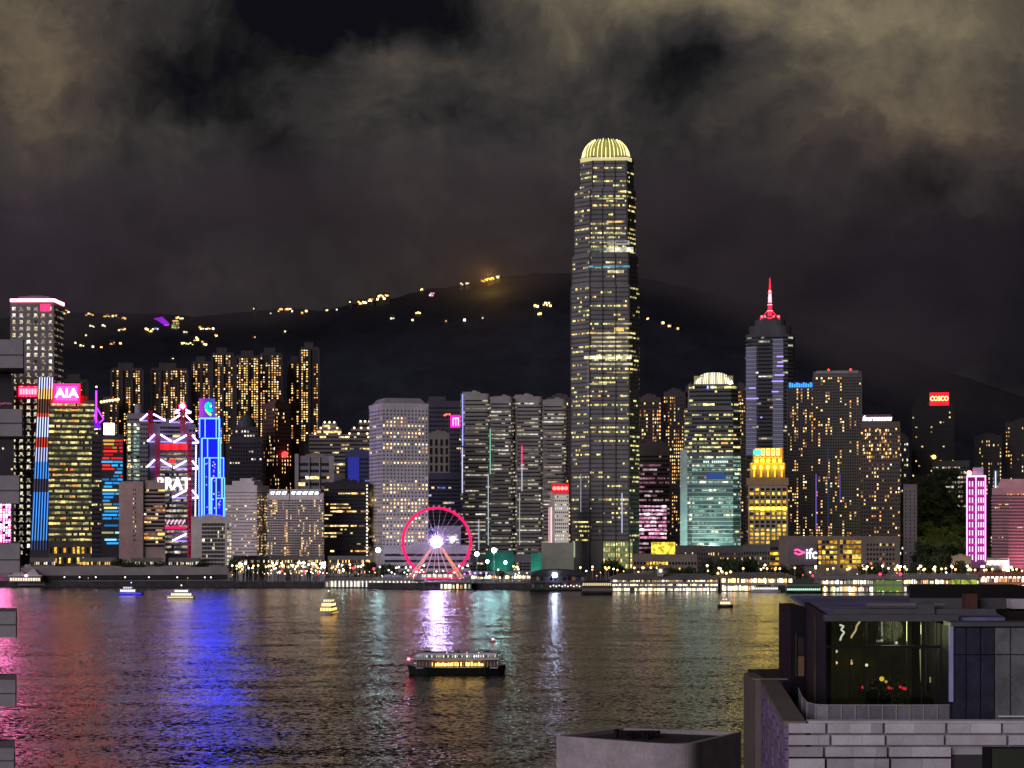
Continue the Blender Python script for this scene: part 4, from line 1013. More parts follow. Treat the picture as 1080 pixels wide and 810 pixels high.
# -- sign tower and neighbours at the right
t = Tower('office_tower', 'dark stepped tower crowned by a glowing red letter sign', 'tower', 962, 1006, 428, 2250, wall=(.012, .009, .011)); t.body()
for (l, r, y0, y1) in ((966, 976, 428, 420), (974, 1004, 428, 424)): t.wall.box(t.lx(l), t.lx(r), t.fy + 4, t.d / 2, t.hz(y0), t.hz(y1), t.wm)
t.faces(8, t.H - 5, 30, 14, lit=.10, pal='warm', mode='all', wf=.5, hf=.3)
sg = t.part('roof_sign', lambda B: B.box(t.lx(980.5), t.lx(1000.5), t.fy + 1, t.fy + 4, t.hz(427.5), t.hz(414), em((1, .015, .03), 1.6)))
text(sg, 'lettering', 'COSCO', em((1, .55, .18), 3.6), (t.lx(990.5), t.fy + .4, t.hz(420.6)), 7.4, bold=.03, sx=.78)
t.part('beacon', lambda B: B.ball((t.lx(985), t.fy - 1, t.hz(482)), 2.4, em((1, .7, .15), 3), 6)); t.finish(80)
t = plain('office_block', 'low dark block with white lit floor strips under the red sign tower', 984, 1022, 487, 2120, (.06, .055, .055), 9, 12, z0=60, lit=.6, pal='white', mode='office', wf=.75, hf=.4, gain=.6, roof=None); t.finish(60)
plain('apartment_tower', 'dark tower with a lit centre stair line behind the magenta tower', 1028, 1056, 460, 2300, (.025, .02, .022), 26, 10, lit=.22, pal='warm', mode='resid', wf=.4, hf=.5, roof=(.5, 3)).finish(60)
plain('apartment_tower', 'dark amber windowed tower at the far right behind the pink banded block', 1061, 1096, 446, 2320, (.025, .02, .02), 28, 12, lit=.25, pal='resid', mode='resid', wf=.4, hf=.45, roof=(.5, 4)).finish(60)
t = Tower('office_tower', 'slim tower outlined in magenta and white neon under a pale roof cube', 'tower', 1019, 1040, 502, 1760, wall=(.24, .10, .24), depth=22); t.body()
pk = em((1, .42, .92), 2.6); mg = em((.75, .03, .50), .75)
t.part('glowing_cladding', lambda B: B.box(t.lx(1020), t.lx(1039.5), t.fy - .3, t.fy - .05, t.hz(591), t.hz(503), em((.42, .01, .30), .55)))
for px in (1020.2, 1029.3, 1039): t.part('neon_line', lambda B: B.box(t.lx(px - .6), t.lx(px + .6), t.fy - 1.2, t.fy - .35, t.hz(592), t.hz(502), pk))
t.part('neon_line', lambda B: B.box(t.lx(1019.6), t.lx(1039.6), t.fy - 1.3, t.fy - 1.22, t.hz(503.2), t.hz(501.4), pk))
for j in range(10):
    for px in (1022.8, 1025.8, 1032, 1034.6, 1037):
        t.part('neon_bar', lambda B: B.box(t.lx(px - .6), t.lx(px + .6), t.fy - .9, t.fy - .35, t.hz(507.5 + j * 8.6 + 5.6), t.hz(507.5 + j * 8.6), em((1, .62, .95), 1.7)))
    if j: t.part('magenta_panel', lambda B: B.box(t.lx(1022), t.lx(1038.3), t.fy - .85, t.fy - .4, t.hz(506.6 + j * 8.6), t.hz(504.6 + j * 8.6), mg))
t.part('roof_block', lambda B: B.box(t.lx(1026), t.lx(1037), t.fy + 3, t.d / 2 - 3, t.H, t.hz(493), mat_pbr('lilac_plaster', (.55, .40, .60), .6)))
t.part('beacon', lambda B: B.ball((t.lx(1022.5), t.fy, t.hz(499)), 2.3, em((1, .35, .25), 5)))
t.finish()
t = plain('office_block', 'broad pink lit block with dark horizontal bands at the right edge', 1047, 1100, 516, 1720, (.50, .24, .28), 22, 2, lit=.0, wf=.995, hf=.45, ledge=.8, roof=None, dark=mat_pbr('pink_dark_band', (.10, .04, .05), .4))
t.part('roof_drum', lambda B: B.prism([(t.lx(1051), t.fy + 2), (t.lx(1100), t.fy + 2), (t.lx(1100), 12), (t.lx(1051), 12)], t.H, t.hz(505), mat_pbr('pink_plaster', (.62, .30, .34), .6), [(t.lx(1056), t.fy + 5), (t.lx(1100), t.fy + 5), (t.lx(1100), 10), (t.lx(1056), 10)]))
t.facade((t.lx(1048), t.fy), (t.lx(1080), t.fy), 8, t.H - 3, 22, 18, lit=.07, pal='resid', mode='office', wf=.6, hf=.3, dark=None, off=.9)
t.flood(1065, (1, .30, .45), 90000, dist=38, aim=.6, size=120); t.finish()
t = plain('office_tower', 'blue white edge lit mast tower behind the pink banded block', 1048, 1053, 497, 2000, (.08, .08, .1), 10, 2, lit=.2, pal='white', wf=.5, hf=.4, roof=None)
t.part('edge_light', lambda B: B.box(t.lx(1049.5), t.lx(1050.6), t.fy - .6, t.fy - .1, t.hz(515), t.hz(497), em((.6, .8, 1), 1.6))); t.finish(10)

# ---------------------------------------------------------------- mall and low buildings
t = plain('shopping_mall', 'amber lit glass mall front beside the white letters on a dark wall', 822, 948, 567, 1740, (.17, .14, .115), 1, 1, lit=0, dark=None, roof=None, depth=40)
t.facade((t.lx(863), t.fy), (t.lx(883), t.fy), t.hz(596), t.hz(569), 5, 5, lit=.85, pal='gold', mode='all', wf=.82, hf=.6, gain=.8)
t.facade((t.lx(886), t.fy), (t.lx(908), t.fy), t.hz(600), t.hz(569), 6, 7, lit=.8, pal='gold', mode='all', wf=.85, hf=.72, gain=.55)
t.facade((t.lx(913), t.fy), (t.lx(943), t.fy), t.hz(597), t.hz(572), 5, 9, lit=.22, pal='resid', mode='all', wf=.6, hf=.5, gain=.7)
t.part('dark_sign_wall', lambda B: B.box(t.lx(832), t.lx(862), t.fy - 3, t.fy - .1, t.hz(596), t.hz(574), wall_mat((.13, .11, .13))))
text(t.root, 'lettering', 'ifc', em((1, .86, .95), 2.5), (t.lx(856.3), t.fy - 3.6, t.hz(584.5)), 12.5, bold=.012, sx=.9)
def _w(B):
    pts = [(838.5, 580.5), (842, 579.5), (846, 582), (849.5, 583.2)]; p2 = [(838.5, 583), (843, 585), (847, 583.4), (849.5, 582)]
    for pp in (pts, p2):
        for (a_, b_), (c_, d_) in zip(pp, pp[1:]): B.tube((t.lx(a_), t.fy - 3.6, t.hz(b_)), (t.lx(c_), t.fy - 3.6, t.hz(d_)), .7, em((1, .08, .3), 2.4), 6)
t.part('emblem', _w)
t.flood(895, (1, .6, .2), 7000, dist=14, aim=.5); t.finish()
t = plain('shopping_mall', 'yellow lit pavilion block with amber terraces below the tallest tower', 668, 735, 586, 1720, (.20, .16, .12), 2, 20, z0=2, lit=.75, pal='gold', mode='office', wf=.7, hf=.45, roof=None, depth=30)
t.part('lit_pavilion', lambda B: B.box(t.lx(687), t.lx(712), t.fy + 2, t.fy + 16, t.H, t.hz(572), em((.9, .65, .06), 1.3, var=.3)))
t.finish()
plain('low_terrace', 'dim low terrace building with purple and amber lamps under the teal tower', 712, 786, 577, 1790, (.10, .085, .09), 4, 30, z0=2, lit=.30, pal='warm', mode='all', wf=.4, hf=.5, gain=1.2, roof=None).finish(80)
plain('low_terrace', 'low block with stacked amber ribbons under the golden tower', 812, 836, 571, 1760, (.10, .08, .06), 5, 8, z0=2, lit=.7, pal='gold', mode='office', wf=.9, hf=.5, roof=None).finish()
plain('low_terrace', 'low dark block with a pale green lit hall under the spire tower', 784, 812, 576, 1770, (.12, .12, .11), 4, 10, z0=2, lit=.2, pal='green', mode='all', wf=.6, hf=.6, roof=None).finish()
t = plain('low_terrace', 'cream lit low house below the magenta neon tower', 1003, 1024, 588, 1700, (.42, .32, .22), 2, 8, z0=2, lit=.5, pal='warm', mode='all', wf=.5, hf=.5, roof=(.6, 2), depth=14); t.flood(1012, (1, .75, .4), 3000, dist=10); t.finish()
t = plain('low_terrace', 'glaring white lit shop front beside the magenta neon tower', 1040, 1064, 590, 1690, (.4, .36, .32), 1, 1, z0=2, lit=0, dark=None, roof=None, depth=14)
t.part('lit_front', lambda B: B.box(t.lx(1041), t.lx(1063), t.fy - .4, t.fy - .1, t.hz(596), t.hz(591), em((1, .86, .7), 2.0, var=.5))); t.finish()
plain('office_block', 'dim low block below the dark green slope', 968, 1020, 589, 1840, (.07, .07, .06), 3, 20, z0=3, lit=.3, pal='green', mode='all', wf=.4, hf=.4, gain=.9, roof=None).finish()
t = plain('construction_hoarding', 'plain pale wall beside a green netted scaffold left of the tallest tower', 571, 605, 574, 1760, (.34, .36, .28), 1, 1, lit=0, dark=None, roof=None, depth=16)
t.finish()
gn = mat_pbr('green_netting', (.02, .30, .20), .8, var=.3, scale=.3)
for (l, r, y0, lab) in ((512, 542, 583, 'large green netted site hut lit by white flood lamps'), (560, 571, 584, 'small green netted site hut beside the pale wall')):
    t = Tower('site_hut', lab, 'hut', l, r, y0, 1690, wall=(.02, .3, .2), depth=10, wm=gn); t.body(); t.parapet(.4, .3); t.flood((l + r) / 2, (.8, 1, .95), 3500, dist=12, z=3); t.finish()
plain('low_terrace', 'low grey platform building with white lit bays behind the curved twin towers', 495, 570, 588, 1780, (.22, .22, .23), 3, 20, z0=2, lit=.35, pal='white', mode='office', wf=.8, hf=.5, roof=None).finish()
t = plain('waterfront_hall', 'long low grey hall along the seawall on the left shore', 22, 241, 600, 1545, (.30, .275, .28), 1, 1, lit=0, dark=None, roof=None, depth=45)
t.part('dark_arcade', lambda B: B.box(t.lx(24), t.lx(239), t.fy - .3, t.fy - .02, .6, 4.6, wall_mat((.03, .028, .03)))); t.finish()
for (l, r, nm, lb) in ((32, 58, 'market_hall', 'small white lit market hall behind the tent roofed pavilion'), (138, 170, 'market_hall', 'white lit market hall below the brown banded block'), (178, 210, 'market_hall', 'dim market hall with small cream windows left of the pale slab block'), (84, 122, 'market_hall', 'amber lit market hall below the yellow banded tower')):
    plain(nm, lb, l, r, 590, 1625, (.2, .19, .19), 3, int((r - l) / 2), z0=1, top=1, lit=.55, pal='white' if l != 84 else 'gold', mode='all', wf=.55, hf=.5, gain=1.1, roof=None, depth=14).finish()
for (l, r, nm, lb, c) in ((246, 284, 'shop_row', 'bright shop row below the large pale hotel block', 'white'), (286, 342, 'shop_row', 'busy lit shop row at the foot of the twin cream hotel blocks', 'warm'), (346, 392, 'shop_row', 'dim shop row with red lamps below the black glass block', 'resid')):
    plain(nm, lb, l, r, 588, 1690, (.2, .19, .18), 3, int((r - l) / 1.6), z0=1, top=1, lit=.5, pal=c, mode='all', wf=.6, hf=.5, gain=1.3, roof=None, depth=14).finish()
# ================================================================ apartment towers on the lower slopes
MID = [(118, 150, 388, 2520, 'tapering apartment tower with amber top windows behind the violet mast', .30), (160, 197, 388, 2540, 'broad apartment block with a red lit stair line behind the white neon trusses', .26),
       (203, 222, 381, 2560, 'apartment tower with orange windows left of a brighter twin above the emblem panel', .30), (224, 246, 372, 2500, 'bright cream windowed apartment tower above the blue neon tower', .42),
       (249, 275, 375, 2580, 'left of two tall amber lit apartment towers above the domed tower', .36), (274, 297, 372, 2560, 'right and taller of two amber lit apartment towers above the reddish brown tower', .34),
       (304, 318, 381, 2620, 'slender apartment tower with yellow windows beside the last tower before the dark slope', .36), (317, 336, 366, 2600, 'rightmost hillside apartment tower with cream window stacks before the dark slope', .36),
       (66, 92, 400, 2600, 'faint dark apartment tower between the pink edged tower and the slope', .04), (105, 124, 424, 2480, 'low dark apartment block with a row of orange lamps behind the white screen', .12)]
for (l, r, y, D, lab, lit) in MID:
    t = Tower('apartment_tower', lab, 'tower', l, r, y, D, wall=(.05, .042, .04), depth=26)
    nb = max(2, int((r - l) / 9))
    t.body()
    # projecting bays give the blocks their vertical ribs
    for i in range(nb + 1):
        px = l + (r - l) * i / nb
        t.wall.box(t.lx(px) - 1.4, t.lx(px) + 1.4, t.fy - 2.0, t.fy + 2, -2, t.H - 3, t.wm)
    zb = t.hz(468); nr = max(6, int((468 - y) / 3.0)); t.faces(zb, t.H - 3, nr, int((r - l) / 2.9), lit=lit * 1.25, pal='resid', mode='resid', wf=.55, hf=.5, gain=1.15, off=.3)
    t.wall.box(-t.w * .3, t.w * .2, -5, 8, t.H, t.H + 7, t.wm)
    if l == 105:
        for i in range(7): t.part('roof_lamp', lambda B: B.ball((t.lx(107 + i * 2.9), t.fy, t.hz(424 - i * .5)), 1.7, em((1, .6, .3), 3), 6))
    t.finish(100)

# ================================================================ lights on the hillside
def hill_D(px, py):
    D = D0
    while D < D1:
        if Z(py, D) <= hill_z(X(px, D), D): return D
        D += 6
    return D1 - 15
HOUSES = [(68, 331, 6, 4, 'resid', 3), (71.5, 329, 5, 3, 'resid', 3), (95, 332, 10, 4, 'warm', 4), (96, 344, 3, 3, 'white', 1), (113, 334, 8, 4, 'resid', 4), (122, 335, 8, 5, 'resid', 4), (131, 336, 5, 4, 'resid', 3), (99, 344.5, 3, 3, 'white', 2), (110, 344, 3, 3, 'white', 2),
          (129, 348, 9, 4, 'warm', 5), (91, 354, 3, 3, 'white', 1), (79, 362, 3, 3, 'white', 1), (87, 365, 7, 3, 'white', 2), (98, 366, 3, 3, 'white', 1), (107, 367, 3, 3, 'resid', 1), (119, 363, 6, 8, 'resid', 6), (128, 363, 4, 4, 'resid', 2),
          (158, 349, 10, 5, 'warm', 5), (164, 347, 9, 3, 'blue', 3), (190, 336, 9, 3, 'warm', 5), (196, 351, 6, 2, 'white', 2), (198, 363, 14, 4, 'green', 6), (207, 358, 6, 5, 'resid', 4), (213, 347, 6, 5, 'resid', 4), (220, 347, 6, 4, 'resid', 3), (216, 364, 6, 8, 'resid', 5), (228, 354, 3, 3, 'resid', 2), (224, 347, 3, 3, 'white', 1), (233, 371, 5, 4, 'gold', 2), (182, 379, 3, 3, 'white', 1),
          (269, 326, 2.5, 2.5, 'white', 1), (286, 331, 2.5, 2.5, 'white', 1), (296, 328, 6, 5, 'resid', 5), (305, 328, 9, 5, 'resid', 6), (318, 331, 3, 3, 'resid', 2), (323, 329, 3, 3, 'resid', 2), (344, 328, 3, 3, 'warm', 1), (355, 327, 3, 3, 'white', 1), (383, 320, 12, 6, 'warm', 7), (391, 317, 6, 4, 'resid', 4), (404, 314, 14, 6, 'warm', 9), (370, 319, 3, 3, 'white', 1),
          (445, 306, 4, 3, 'green', 3), (455.5, 311, 6, 4, 'pink', 4), (487, 300, 4, 2, 'white', 2), (493, 299, 4, 2, 'white', 3), (513, 297, 12, 5, 'gold', 9), (518, 294.5, 7, 3, 'gold', 6), (525, 292.5, 5, 3, 'white', 3),
          (414, 335, 6, 5, 'white', 2), (441, 331, 7, 3, 'resid', 3), (436, 338, 2.5, 2.5, 'resid', 1), (470, 339, 2.5, 2.5, 'resid', 1), (490, 338, 4, 2.5, 'white', 1), (509, 336, 2.5, 2.5, 'white', 1), (566, 324, 6, 6, 'resid', 3), (577, 322, 10, 5, 'warm', 5), (569, 331, 5, 3, 'resid', 2),
          (683, 337, 3, 3, 'resid', 2), (698, 341, 3, 3, 'resid', 1), (706, 344, 4, 3, 'resid', 2), (714, 347, 3, 3, 'resid', 1), (268, 356, 2.5, 2.5, 'resid', 1), (300, 350, 2.5, 2.5, 'white', 1)]
LM = [(90, 'up the slope right of the pink edged tower'), (140, 'on the slope above the violet mast'), (230, 'near the purple lit hilltop building'), (335, 'on the ridge above the hillside apartment towers'), (420, 'high on the ridge left of the wheel'), (560, 'on the ridge left of the tallest tower'), (600, 'close beside the tallest tower high on the slope'), (800, 'on the slope right of the tallest tower')]
PW = {'resid': 'orange', 'warm': 'yellow', 'white': 'white', 'blue': 'bluish', 'green': 'pale green', 'gold': 'golden', 'pink': 'pinkish'}
SEEN = {}
hw = wall_mat((.08, .07, .065))
for i, (px, py, wpx, hpx, pal, nw) in enumerate(HOUSES):
    D = hill_D(px, py); k = D / F; rg = random.Random(i); w_, h_ = max(6, wpx * k), max(4.5, hpx * k)
    where = [s for lim, s in LM if px <= lim][0]
    size = 'tiny' if nw == 1 else ('small' if nw < 4 else ('wide' if wpx > hpx * 1.6 else 'tall'))
    lab = '%s house with %s windows %s' % (size, PW[pal], where)
    base = Z(py, D) - h_ / 2
    r = empty('hillside_house', (X(px, D), D - 4, base), math.atan2(-X(px, D), D), lab, 'house', lab + ' group')
    b = MB(); b.box(-w_ / 2, w_ / 2, -4, 6, -12, h_, hw); b.build('wall', r)
    b = MB(); b.prism([(-w_ / 2 - .6, -4.6), (w_ / 2 + .6, -4.6), (w_ / 2 + .6, 6.6), (-w_ / 2 - .6, 6.6)], h_, h_ + 2.2, wall_mat((.05, .04, .04)), [(-w_ / 2 + 1, -.5), (w_ / 2 - 1, -.5), (w_ / 2 - 1, 2.5), (-w_ / 2 + 1, 2.5)]); b.build('roof', r)
    for q in range(nw):
        c, s = pick(pal, rg); ws = rg.uniform(2.0, 4.2)
        x = -w_ / 2 + 1 + (w_ - 2) * ((q + .5) / nw if wpx > hpx else rg.random()); z = rg.uniform(1.2, h_ - 1.0) if nw > 1 else h_ * .5
        b = MB(); b.box(x - ws / 2, x + ws / 2, -4.4, -3.9, z - ws * .45, z + ws * .45, em(c, max(1.3, s * 2.6))); b.build('window', r)
# hilltop landmark with the slanting violet front and a yellow grid block
D = hill_D(172, 345)
t = Tower('hilltop_pavilion', 'violet floodlit slanting building on the hilltop left of the tallest hillside towers', 'building', 162, 180, 343, D, wall=(.12, .05, .15), base=Z(356, D), depth=20)
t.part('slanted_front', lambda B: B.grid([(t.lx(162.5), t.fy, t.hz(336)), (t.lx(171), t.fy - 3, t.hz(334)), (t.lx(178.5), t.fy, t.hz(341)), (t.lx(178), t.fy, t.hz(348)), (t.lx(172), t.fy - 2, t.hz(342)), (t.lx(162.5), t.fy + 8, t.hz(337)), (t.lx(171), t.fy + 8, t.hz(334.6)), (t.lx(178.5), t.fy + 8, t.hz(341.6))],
       [(0, 4, 1), (1, 4, 3, 2), (0, 1, 6, 5), (1, 2, 7, 6)], em((.42, .02, .95), 1.1)))  # violet floodlighting put into the front as emission
t.part('pink_panel', lambda B: B.box(t.lx(173.5), t.lx(178), t.fy - 2, t.fy - .5, t.hz(348), t.hz(342.5), em((1, .12, .8), 1.4)))
t.body(None, -15, t.hz(345)); t.faces(1, t.hz(346), 2, 8, lit=.5, pal='blue', mode='all', wf=.6, hf=.5); t.finish()
t = Tower('hilltop_tower', 'yellow lit gridded block on the hilltop beside the violet slanting building', 'building', 181, 189, 337, D - 10, wall=(.2, .15, .06), base=Z(358, D), depth=14)
t.body(None, -10); t.faces(1, t.H - 5, 8, 5, lit=.95, pal='green', mode='all', wf=.75, hf=.72, gain=1.1); t.part('lit_band', lambda B: B.box(t.lx(182), t.lx(188), t.fy - .6, t.fy - .1, t.H - 3.5, t.H - 1.5, em((1, .7, .3), 1.6))); t.finish()

# ================================================================ observation wheel
D = 1585; cx, cz = X(460.5, D), Z(571.5, D); k = D / F; RW = 35.6 * k
wr = empty('observation_wheel', (cx, D, 4.0), 0, 'giant observation wheel with a glowing pink rim and a white hub', 'ferris wheel')
hz_ = cz - 4.0
rim = em((1, .012, .13), 1.4); rim2 = em((1, .09, .24), 1.6)
for yy in (-2.2, 2.2):
    b = MB(); b.smooth = True; b.torus((0, yy, hz_), RW, .95, rim, n=120, k=8); b.build('rim', wr)
b = MB()
for i in range(84):
    a = 2 * math.pi * i / 84; a2 = 2 * math.pi * (i + 1) / 84; q = RW + .2
    b.tube((q * math.cos(a), -2.2 if i % 2 else 2.2, hz_ + q * math.sin(a)), (q * math.cos(a2), 2.2 if i % 2 else -2.2, hz_ + q * math.sin(a2)), .28, rim2, 5)
b.build('rim_bracing', wr)
spm = mat_pbr('spoke_steel', (.55, .42, .62), .5)
for i in range(28):
    a = 2 * math.pi * (i + .5) / 28; b = MB(); s_ = -1 if i % 2 else 1
    b.tube((2.6 * math.cos(a), s_ * 2.6, hz_ + 2.6 * math.sin(a)), (RW * math.cos(a), s_ * 2.2, hz_ + RW * math.sin(a)), .16, spm, 5); b.build('spoke', wr)
gm_, gs = None, None
for i in range(42):
    a = 2 * math.pi * i / 42; q = RW + 1.9
    if gm_ is None:
        b = MB(); b.lathe([(.1, -1.5), (.9, -1.3), (1.15, -.2), (.9, 1.0), (.1, 1.3)], mat_pbr('gondola_shell', (.45, .40, .45), .3), 10); b.tube((0, 0, 1.2), (0, 0, 1.9), .12, spm, 5); gm_ = b.mesh('gondola')
    o = bpy.data.objects.new('gondola', gm_); C.objects.link(o); o.parent = wr; o.location = (q * math.cos(a), 0, hz_ + q * math.sin(a) - .6)
b = MB(); b.tube((0, -3.2, hz_), (0, 3.2, hz_), 2.4, mat_pbr('hub_steel', (.5, .5, .52), .4), 24); hub = b.build('hub', wr)
b = MB(); b.tube((0, -4.1, hz_), (0, -3.3, hz_), 4.3, em((.60, .44, 1), 120, sample=True), 28); b.build('hub_light', hub)
leg = em((1, .34, .20), 1.0); leg2 = em((1, .46, .62), .7)
for (dx, yy, m, r) in ((-21.5, -9, leg2, .42), (-19.0, -8, leg, .34), (-18, 9, leg2, .4), (21, -9, leg, .45), (18.6, -8, leg, .34), (17, 9, leg2, .4), (10.5, -10, leg2, .26), (-9.5, -10, leg2, .26), (3.2, -11, leg2, .24), (-3.2, 11, leg2, .24)):
    b = MB(); b.tube((dx * .12, -3 if yy < 0 else 3, hz_ - 2), (dx * 1.05, yy, .2), r * 1.1, m, 7, r * 1.6); b.build('leg', wr)
b = MB(); b.box(-26, 26, -12, 12, -.5, 1.6, mat_pbr('platform_paint', (.22, .16, .2), .6)); b.box(-20, 20, -12.6, -12.05, .6, 1.5, em((1, .03, .18), 1.0)); b.build('platform', wr)
b = MB(); b.box(-12, 14, -10, -4, 1.6, 5, mat_pbr('booth_white', (.6, .55, .6), .5)); b.box(-12.6, 14.6, -10.6, -3.4, 5, 5.6, DARK)
for i in range(6): b.box(-11 + i * 4.2, -8.2 + i * 4.2, -10.15, -10.02, 2, 4.4, em((1, .85, .7), 1.1))
b.build('ticket_booth', wr)

# ================================================================ piers
pm = mat_pbr('pier_timber_dark', (.03, .028, .028), .8)
roofm = mat_pbr('pier_roof_grey', (.20, .19, .20), .6)
def pier(name, label, px0, px1, D, lo, hi, roof_px, pals, gains, depth=26, roof=roofm, pitch=2.0, deck_px=3.5, own=100, peaked=False, wall=(.3, .28, .25)):
    """two-storey pier on piles: deck edge, lit bays between columns on each floor, overhanging roof"""
    k = D / F; w_ = (px1 - px0) * k; xc = X((px0 + px1) / 2, D)
    r = empty(name, (xc, D, 0), 0, label, 'pier')
    wm_ = wall_mat(wall)
    zd = Z(lo, D) + .0; zr = Z(hi, D); zt = Z(roof_px, D)
    b = MB(); b.box(-w_ / 2 - 1, w_ / 2 + 1, -1.5, depth, zd - 1.0, zd, pm); b.build('deck', r)
    n = max(3, int(w_ / 7))
    for i in range(n): b = MB(); x = -w_ / 2 + w_ * (i + .5) / n; b.tube((x, -.5, -4), (x, -.5, zd - 1.0), .55, pm, 7); b.build('pile', r)
    b = MB(); b.box(-w_ / 2, w_ / 2, 2.5, depth - 1, zd, zr, wm_); b.build('wall', r)
    nf = len(pals); fh = (zr - zd) / nf; nbay = max(4, int((px1 - px0) / pitch)); rg = random.Random(int(px0))
    for f in range(nf):
        z0 = zd + f * fh
        if f: b = MB(); b.box(-w_ / 2 - .6, w_ / 2 + .6, -.8, 2.5, z0 - .35, z0 + .15, wm_); b.box(-w_ / 2 - .6, w_ / 2 + .6, -.8, -.65, z0 + .15, z0 + 1.0, wm_); b.build('gallery', r)
        if pals[f] is None: continue
        st = MB()
        for i in range(nbay):
            c, s = pick(pals[f], rg); x = -w_ / 2 + w_ * (i + .5) / nbay; ww = w_ / nbay * rg.choice((.5, .75, .9))
            if rg.random() < .13: continue
            b = MB(); zz = z0 + (.5 if f == 0 else 1.2); b.box(x - ww / 2, x + ww / 2, 2.3, 2.46, zz, z0 + fh * rg.uniform(.68, .86), em(rg.choice((c, c, (1, .55, .22), (.85, 1, .7), (1, .92, .85))), s * gains[f] * rg.choice((.5, 1.3, 2.2)))); b.build('lit_bay', r)
    nc_ = max(3, int(w_ / 6))
    for i in range(nc_ + 1):
        b = MB(); x = -w_ / 2 + w_ * i / nc_; b.box(x - .28, x + .28, -.6, -.05, zd, zr, wm_); b.build('column', r)
    b = MB(); e = 1.6
    if peaked: b.prism([(-w_ / 2 - e, -2), (w_ / 2 + e, -2), (w_ / 2 + e, depth), (-w_ / 2 - e, depth)], zr, zt, roof, [(-w_ / 2 + 6, depth * .4), (w_ / 2 - 6, depth * .4), (w_ / 2 - 6, depth * .55), (-w_ / 2 + 6, depth * .55)])
    else: b.box(-w_ / 2 - e, w_ / 2 + e, -2, depth, zr, zr + .5, roof); b.box(-w_ / 2, w_ / 2, 1.5, depth - 2, zr + .5, zt, roof)
    b.build('roof', r)
    return r, w_, zd, zr, zt
def clock_tower(r, x, z):
    b = MB(); b.box(x - 2, x + 2, 3, 7, z, z + 6, wall_mat((.4, .37, .33))); b.prism([(x - 2.5, 2.5), (x + 2.5, 2.5), (x + 2.5, 7.5), (x - 2.5, 7.5)], z + 6, z + 9.5, roofm, [(x - .2, 4.8), (x + .2, 4.8), (x + .2, 5.2), (x - .2, 5.2)]); o = b.build('clock_turret', r)
    b = MB(); b.tube((x, 2.7, z + 4), (x, 2.95, z + 4), 1.3, em((1, .95, .8), 1.2), 14); b.build('clock_face', o)
SD = lambda px: shore_D(px)
# arcaded landing stage left of the wheel
r, w_, zd, zr, zt = pier('landing_stage', 'low landing stage with a row of white lit columns left of the wheel', 343, 447, 1500, 619.5, 611.5, 609, ['white'], [.55], depth=20, pitch=3.2, wall=(.35, .30, .30), peaked=True)
for i in range(22):
    if i != 0: b = MB(); x = -w_ / 2 + 2 + i * 2.9; b.box(x - .5, x + .5, -.9, -.65, zd + .4, zr - .8, em((1, .93, .85), 1.3)); b.build('lit_column', r)
pier('landing_stage', 'short dark landing stage with a string of small lamps below the wheel', 447, 497, 1470, 621.5, 615, 613.5, ['white'], [.8], depth=24, pitch=4, wall=(.12, .10, .12))
pier('waterfront_arcade', 'amber and white lit food stalls along the shore right of the wheel', 497, 560, 1545, 617.5, 606, 603, ['warm', 'resid'], [2.4, 1.8], depth=20, pitch=2.2, wall=(.28, .22, .18))
# dark arched pier
r, w_, zd, zr, zt = pier('ferry_pier', 'dark grey pier hall with a low arched roof right of the wheel', 560, 617, 1440, 621, 607, 606.4, ['blue', 'blue'], [.05, .06], depth=40, pitch=4.5, wall=(.06, .06, .075), roof=mat_pbr('arch_roof_dark', (.032, .03, .036), .7))
def _a(B):
    n = 14
    for i in range(n):
        a0, a1 = math.pi * i / n, math.pi * (i + 1) / n
        p = [(-w_ / 2 * math.cos(a0), zr + 3.4 * math.sin(a0) + .5), (-w_ / 2 * math.cos(a1), zr + 3.4 * math.sin(a1) + .5)]
        B.face([(p[0][0], -1, p[0][1]), (p[1][0], -1, p[1][1]), (p[1][0], 39, p[1][1]), (p[0][0], 39, p[0][1])], mat_pbr('arch_roof_dark', (.032, .03, .036), .7))
        B.face([(p[0][0], -1, zr + .5), (p[1][0], -1, zr + .5), (p[1][0], -1, p[1][1]), (p[0][0], -1, p[0][1])], mat_pbr('arch_roof_dark', (.032, .03, .036), .7))
b = MB(); _a(b); b.build('arched_roof', r)
b = MB(); b.ball((X(585, 1440) - X(588.5, 1440), -1.6, Z(606.5, 1440)), 1.7, em((.55, .65, 1), 60, sample=True), 8); b.build('flood_lamp', r)
for i in range(13): b = MB(); x = -w_ / 2 + 14 + i * 2.1; b.ball((x, -.9, Z(620.2, 1440) + 1.2 + .7 * (i % 2)), .5, em((1, .75, .75), 2.2), 5); b.build('bulkhead_lamp', r)
# long white ferry piers
r, w_, zd, zr, zt = pier('ferry_pier', 'long two storey ferry pier blazing with white and amber bays below the tallest tower', 646, 757, 1420, 624, 611, 605.5, ['white', 'white', 'warm'], [2.2, 1.9, .9], depth=40, pitch=1.8, peaked=True, own=100)
clock_tower(r, X(697, 1420) - X(701.5, 1420), zr + 2)
r, w_, zd, zr, zt = pier('ferry_pier', 'two storey ferry pier with a cream curved gallery below the teal tower', 760, 838, 1425, 623.5, 609, 604.5, ['white', 'warm'], [2.0, 1.8], depth=40, pitch=2, peaked=True, wall=(.42, .35, .28))
for i in range(4): b = MB(); x = -w_ / 2 - 2 + i * 3; b.ball((x, -1, zr + 3 + (i % 2)), .9, em((1, .55, .2), 3.5), 6); b.build('mast_lamp', r)
r, w_, zd, zr, zt = pier('ferry_pier', 'ferry pier with amber lower bays and a green lit end below the mall', 866, 952, 1405, 624.5, 611, 607, ['resid', 'white'], [2.0, 1.6], depth=40, pitch=1.9, wall=(.30, .28, .27))
